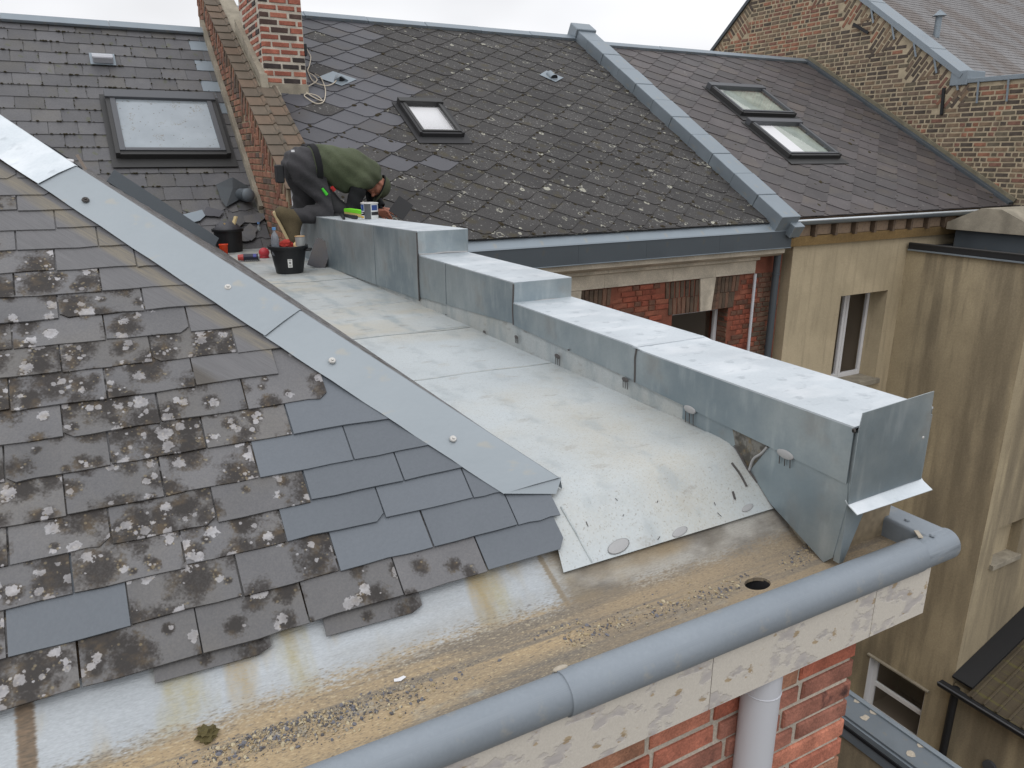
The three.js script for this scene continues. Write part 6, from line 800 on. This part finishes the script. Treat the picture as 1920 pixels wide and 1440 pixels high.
{ const p = onStrip(489, 461), t = thing('water_bottle', 'clear plastic bottle half full of yellowish liquid standing near the brick wall', 'bottle'); const pet = new THREE.MeshPhysicalMaterial({ color: lin(200, 206, 206), transmission: 0.75, roughness: 0.12, thickness: 0 }); add(t, 'bottle', new THREE.LatheGeometry([[0.001, 0], [0.036, 0.004], [0.038, 0.17], [0.026, 0.22], [0.012, 0.24], [0.012, 0.26]].map(([x, y]) => new THREE.Vector2(x, y)), 18).translate(p.x, p.y, p.z), pet); add(t, 'liquid', new THREE.CylinderGeometry(0.034, 0.034, 0.1, 18).translate(p.x, p.y + 0.055, p.z), col(140, 132, 88, 0.3)); add(t, 'cap', new THREE.CylinderGeometry(0.016, 0.016, 0.022, 14).translate(p.x, p.y + 0.27, p.z), col(96, 130, 176)); }
{ // dark plank lying down the side slope
  const A = onZ(206, 330, -8.0), B = onZ(404, 458, -8.0), n = V3(Math.sin(36.5 * RAD), Math.cos(36.5 * RAD), 0.0); solo('dark_plank', bar(A, B, 0.15, 0.03, V3(0.25, 0.5, 0.83).normalize(), 1), slateMat(T.slateNew, grey(0.5, 0.95, 1), 0.6), 'long dark grey plank lying down the side slope', 'plank'); void n; }
{ // torn membrane and a stick where the new zinc begins
  const g = thing('torn_membrane', 'torn black roofing membrane with pale strip behind the bright new zinc length', 'membrane'); const pts = [[60, 262], [95, 280], [125, 300], [150, 318]].map(([x, y], i) => onZ(x, y, -3.6 - i * 0.1)); add(g, 'black_sheet', tube(pts, 0.012, 20, 6), M.black); add(g, 'pale_strip', tube([[88, 284], [110, 293], [118, 299], [138, 303]].map(([x, y]) => onZ(x, y, -3.55)), 0.008, 20, 5), M.white);
  solo('wood_stick', bar(onZ(144, 290, -3.7), onZ(161, 318, -3.7), 0.02, 0.012), col(150, 138, 128, 0.9), 'short grey stick poking up behind the hip flashing', 'stick'); }
{ // lead flashing and round cap lying on the left roof
  const F0 = onX(493, 400, XW), pl = PLN(F0, 38.68), w = V3(0, Math.cos(38.68 * RAD), Math.sin(38.68 * RAD)), at = (x, y, h = 0.05) => pl(x, y)[2].addScaledVector(w, h); const t = thing('vent_flashing', 'crumpled lead sheet with round grey pipe cap lying on the lower slates', 'flashing');
  const P = [[405, 352], [436, 338], [466, 356], [462, 372], [424, 394], [415, 382]].map(([x, y]) => at(x, y)), c = at(436, 364, 0.09), v = []; P.forEach((p, i) => { const q = P[(i + 1) % P.length]; v.push(p, q, c); }); const g = new THREE.BufferGeometry().setFromPoints(v); g.computeVertexNormals(); g.setAttribute('uv', new THREE.Float32BufferAttribute(v.flatMap((p) => [p.x * 2, p.y * 2]), 2)); add(t, 'lead_sheet', g, zinc(T.zincBlue, grey(0.2), 0.3)); const p0 = at(452, 372, 0.06), p1 = p0.clone().add(V3(0.05, 0.0, 0.16)); add(t, 'pipe', rod(p0, p1, 0.075, 22, 0.08), M.zincDark); add(t, 'pipe_cap', new THREE.SphereGeometry(0.082, 20, 12).scale(1, 1, 0.6).translate(p1.x, p1.y, p1.z), zinc(T.zincBlue, grey(0.5), 0.2));
  // loose and broken slates near the foot of the roof
  const R = rng(17); for (const [x, y, a, m] of [[365, 412, 0.3, M.zincBlue], [400, 405, -0.4, M.slateMidPlain[1]], [470, 440, 0.8, M.slateLeft[0]], [478, 415, 0.2, M.slateLeft[2]], [455, 446, -0.2, M.slateLeft[1]], [440, 425, 0.5, M.slateLeft[3]]]) { const s = at(x, y, 0.04), hw = 0.09 + R() * 0.06, hh = 0.07 + R() * 0.05, pg = [[-hw, -hh + R() * 0.05], [-hw * 0.3, -hh + R() * 0.03], [hw * 0.2, -hh + R() * 0.05], [hw * (0.6 + 0.4 * R()), -hh * R()], [hw, hh], [-hw * (0.7 + 0.3 * R()), hh]]; const m2 = solo('broken_slate', slateGeo(pg, 0.006, 1.2, R(), R()).applyMatrix4(new THREE.Matrix4().makeRotationZ(a).premultiply(new THREE.Matrix4().makeRotationX(-(Math.PI / 2 - 38.68 * RAD) + (R() - 0.5) * 0.06)).setPosition(s)), m, m === M.zincBlue ? 'pale blue-grey broken slate by the end of the dark plank' : 'broken slate piece lying loose at the foot of the slate roof with the large window', 'slate', 'broken slates at the foot of the left roof'); void m2; }
}
{ // things on the parapet top
  const capY = (z) => -0.499 + (-0.101) * (z + 4.81) / (-8.1 + 4.81) + 0.007, onCap = (x, y) => { let p = onY(x, y, -0.56); for (let i = 0; i < 4; i++) p = onY(x, y, capY(p.z)); return p; };
  { const p = onCap(694, 410), t = thing('paint_tin', 'small printed paint tin on top of the zinc parapet', 'tin'), lab = canvasTex(256, 64, (x) => { x.fillStyle = '#c6c8c6'; x.fillRect(0, 0, 256, 64); for (let k = 0; k < 2; k++) { const o = k * 128; x.fillStyle = '#27407a'; x.fillRect(o + 4, 4, 44, 26); x.fillStyle = '#7da2cc'; x.fillRect(o + 14, 8, 14, 14); x.fillStyle = '#4c4f50'; x.fillRect(o + 50, 0, 34, 64); x.fillStyle = '#1c1d22'; x.fillRect(o, 34, 50, 14); x.fillRect(o + 86, 34, 42, 14); x.fillStyle = '#d0a53a'; x.fillRect(o + 10, 52, 36, 8); x.fillStyle = '#27407a'; x.fillRect(o + 88, 6, 34, 22); x.fillStyle = '#e0e0dc'; x.fillRect(o + 6, 38, 36, 4); } }); add(t, 'can', new THREE.CylinderGeometry(0.075, 0.075, 0.135, 32, 1).rotateY(0.9).translate(p.x, p.y + 0.068, p.z), std({ map: lab, roughness: 0.4 })); add(t, 'rim', new THREE.TorusGeometry(0.075, 0.005, 8, 32).rotateX(Math.PI / 2).translate(p.x, p.y + 0.137, p.z), M.screw); }
  { const a = onCap(652, 405), b = onCap(690, 408), t = thing('green_tool_box', 'bright green and yellow tool pack lying on the parapet behind the paint tin', 'tool'); a.y += 0.03; b.y = a.y; add(t, 'green_top', bar(a.clone().setY(a.y + 0.028), b.clone().setY(a.y + 0.028), 0.07, 0.03), col(120, 214, 40, 0.5)); add(t, 'yellow_side', bar(a, b, 0.066, 0.03), col(196, 176, 110, 0.6)); }
  { const a = onCap(600, 404), b = onCap(640, 405), t = thing('soldering_iron', 'black handled soldering iron lying across the parapet top', 'tool'); a.y += 0.014; b.y += 0.014; add(t, 'shaft', rod(a, b, 0.008, 10), M.frameDark); const c = onCap(668, 411); c.y += 0.016; add(t, 'grip', rod(b, c, 0.014, 12, 0.018), M.black); const d = onCap(645, 412); d.y += 0.012; add(t, 'bracket', rod(b, d, 0.013, 10), M.black); }
  { // slate held up to the roof
    const c = onZ(752, 390, -7.36), u = V3(0.62, 0.64, -0.2).normalize(), nrm = V3(-0.25, 0.35, 0.9), v = V3().crossVectors(nrm, u).normalize(), n2 = V3().crossVectors(u, v).normalize(); solo('held_slate', uvBox(new THREE.BoxGeometry(0.2, 0.17, 0.006)).applyMatrix4(frame(c, u, v, n2)), col(38, 38, 40, 0.75), 'dark square slate held upright at the hand by the parapet end', 'slate'); }
}
solo('white_board', rbox(1.87, 2.19, -1.08, -0.3, -8.23, -8.2, 0.004), M.white, 'white board standing against the end of the brick wall behind the legs', 'board');
{ // pale cable lying on the slates by the chimney
  const n = V3(0, Math.cos(MDEG * RAD), Math.sin(MDEG * RAD)), at = ([x, y]) => mp(x, y)[2].addScaledVector(n, 0.045), g = thing('loose_cable', 'looped pale cable lying on the slates beside the chimney', 'cable');
  add(g, 'cable', tube([[570, 88], [576, 100], [582, 112], [580, 128], [577, 141], [586, 147], [594, 156], [580, 167], [570, 173], [576, 181], [590, 190], [604, 196], [594, 186], [578, 182], [570, 185], [580, 194], [594, 201], [604, 199], [610, 180], [606, 162], [599, 150], [590, 145]].map(at), 0.007, 160, 6), M.cream); add(g, 'cable', tube([[630, 157], [624, 163], [612, 167], [597, 164], [586, 158], [577, 141]].map(at), 0.007, 50, 6), M.cream);
}
// ------------------------------------------------------------------ grit, moss and scraps in the gutter
{ const R = rng(23), pts = [], dh = onY(1420, 1098, -1.27); const patch = (n, x0, y0, x1, y1, s) => { for (let i = 0; i < n; i++) { const f = R(), p = onY(x0 + (x1 - x0) * f + (R() + R() - 1) * s * 1.4, y0 + (y1 - y0) * f + (R() + R() - 1) * s, -1.262); if (p.z < -1.53) { const d = (-1.53 - p.z); p.y += d * 0.73; } if (p.z > -1.31 || p.z < -1.62 || Math.hypot((p.x - dh.x) / 0.055, (p.z - dh.z) / 0.04) < 1) continue; pts.push(p); } };
  patch(1500, 380, 1400, 640, 1330, 55); patch(900, 500, 1370, 780, 1290, 45); patch(420, 980, 1190, 1080, 1160, 14); patch(160, 900, 1210, 960, 1190, 12); patch(700, 1060, 1200, 1420, 1085, 22); patch(160, 1150, 1130, 1300, 1085, 10); patch(160, 1480, 1060, 1530, 1020, 18); patch(400, 300, 1440, 900, 1250, 40);
  const im = new THREE.InstancedMesh(new THREE.DodecahedronGeometry(1, 0), std({ color: 0xffffff, roughness: 0.95 }), pts.length), m4 = new THREE.Matrix4(), q = new THREE.Quaternion(), e = new THREE.Euler(), c = [lin(182, 170, 142), lin(110, 110, 116), lin(92, 90, 92), lin(150, 142, 128), lin(164, 148, 118)];
  pts.forEach((p, i) => { const s = 0.001 + 0.0036 * R() ** 4; e.set(R() * 6, R() * 6, R() * 6); q.setFromEuler(e); m4.compose(p, q, V3(s * (1 + R()), s * 0.7, s * (1 + R() * 0.6))); im.setMatrixAt(i, m4); im.setColorAt(i, c[Math.floor(R() * 5)]); }); im.name = 'gutter_grit'; im.userData = { kind: 'stuff', label: 'pale and grey grit scattered along the gutter floor', category: 'grit' }; im.castShadow = im.receiveShadow = true; scene.add(im); im.position.y = H;
  const mp0 = onY(388, 1378, -1.25); { const g = new THREE.IcosahedronGeometry(0.022, 3), p = g.attributes.position; for (let i = 0; i < p.count; i++) { const k = 0.7 + 0.7 * hash(Math.round(p.getX(i) * 4e4), Math.round(p.getY(i) * 4e4), Math.round(p.getZ(i) * 4e4)); p.setXYZ(i, p.getX(i) * k, p.getY(i) * k * 0.6, p.getZ(i) * k); } g.computeVertexNormals(); solo('moss_clump', uvBox(g.translate(mp0.x, mp0.y + 0.004, mp0.z)), col(86, 78, 48, 1), 'small brown moss clump on the gutter slope', 'moss'); }
  const s0 = onY(750, 1277, -1.262); solo('paper_scrap', slab([[-0.016, -0.002], [0, -0.006], [0.017, 0.0], [0.012, 0.006], [-0.004, 0.004], [-0.014, 0.006]], 0.002).rotateX(-1.3).translate(s0.x, s0.y + 0.005, s0.z), M.white, 'tiny white paper scrap in the gutter', 'scrap');
}

settle();
renderer.render(scene, camera);
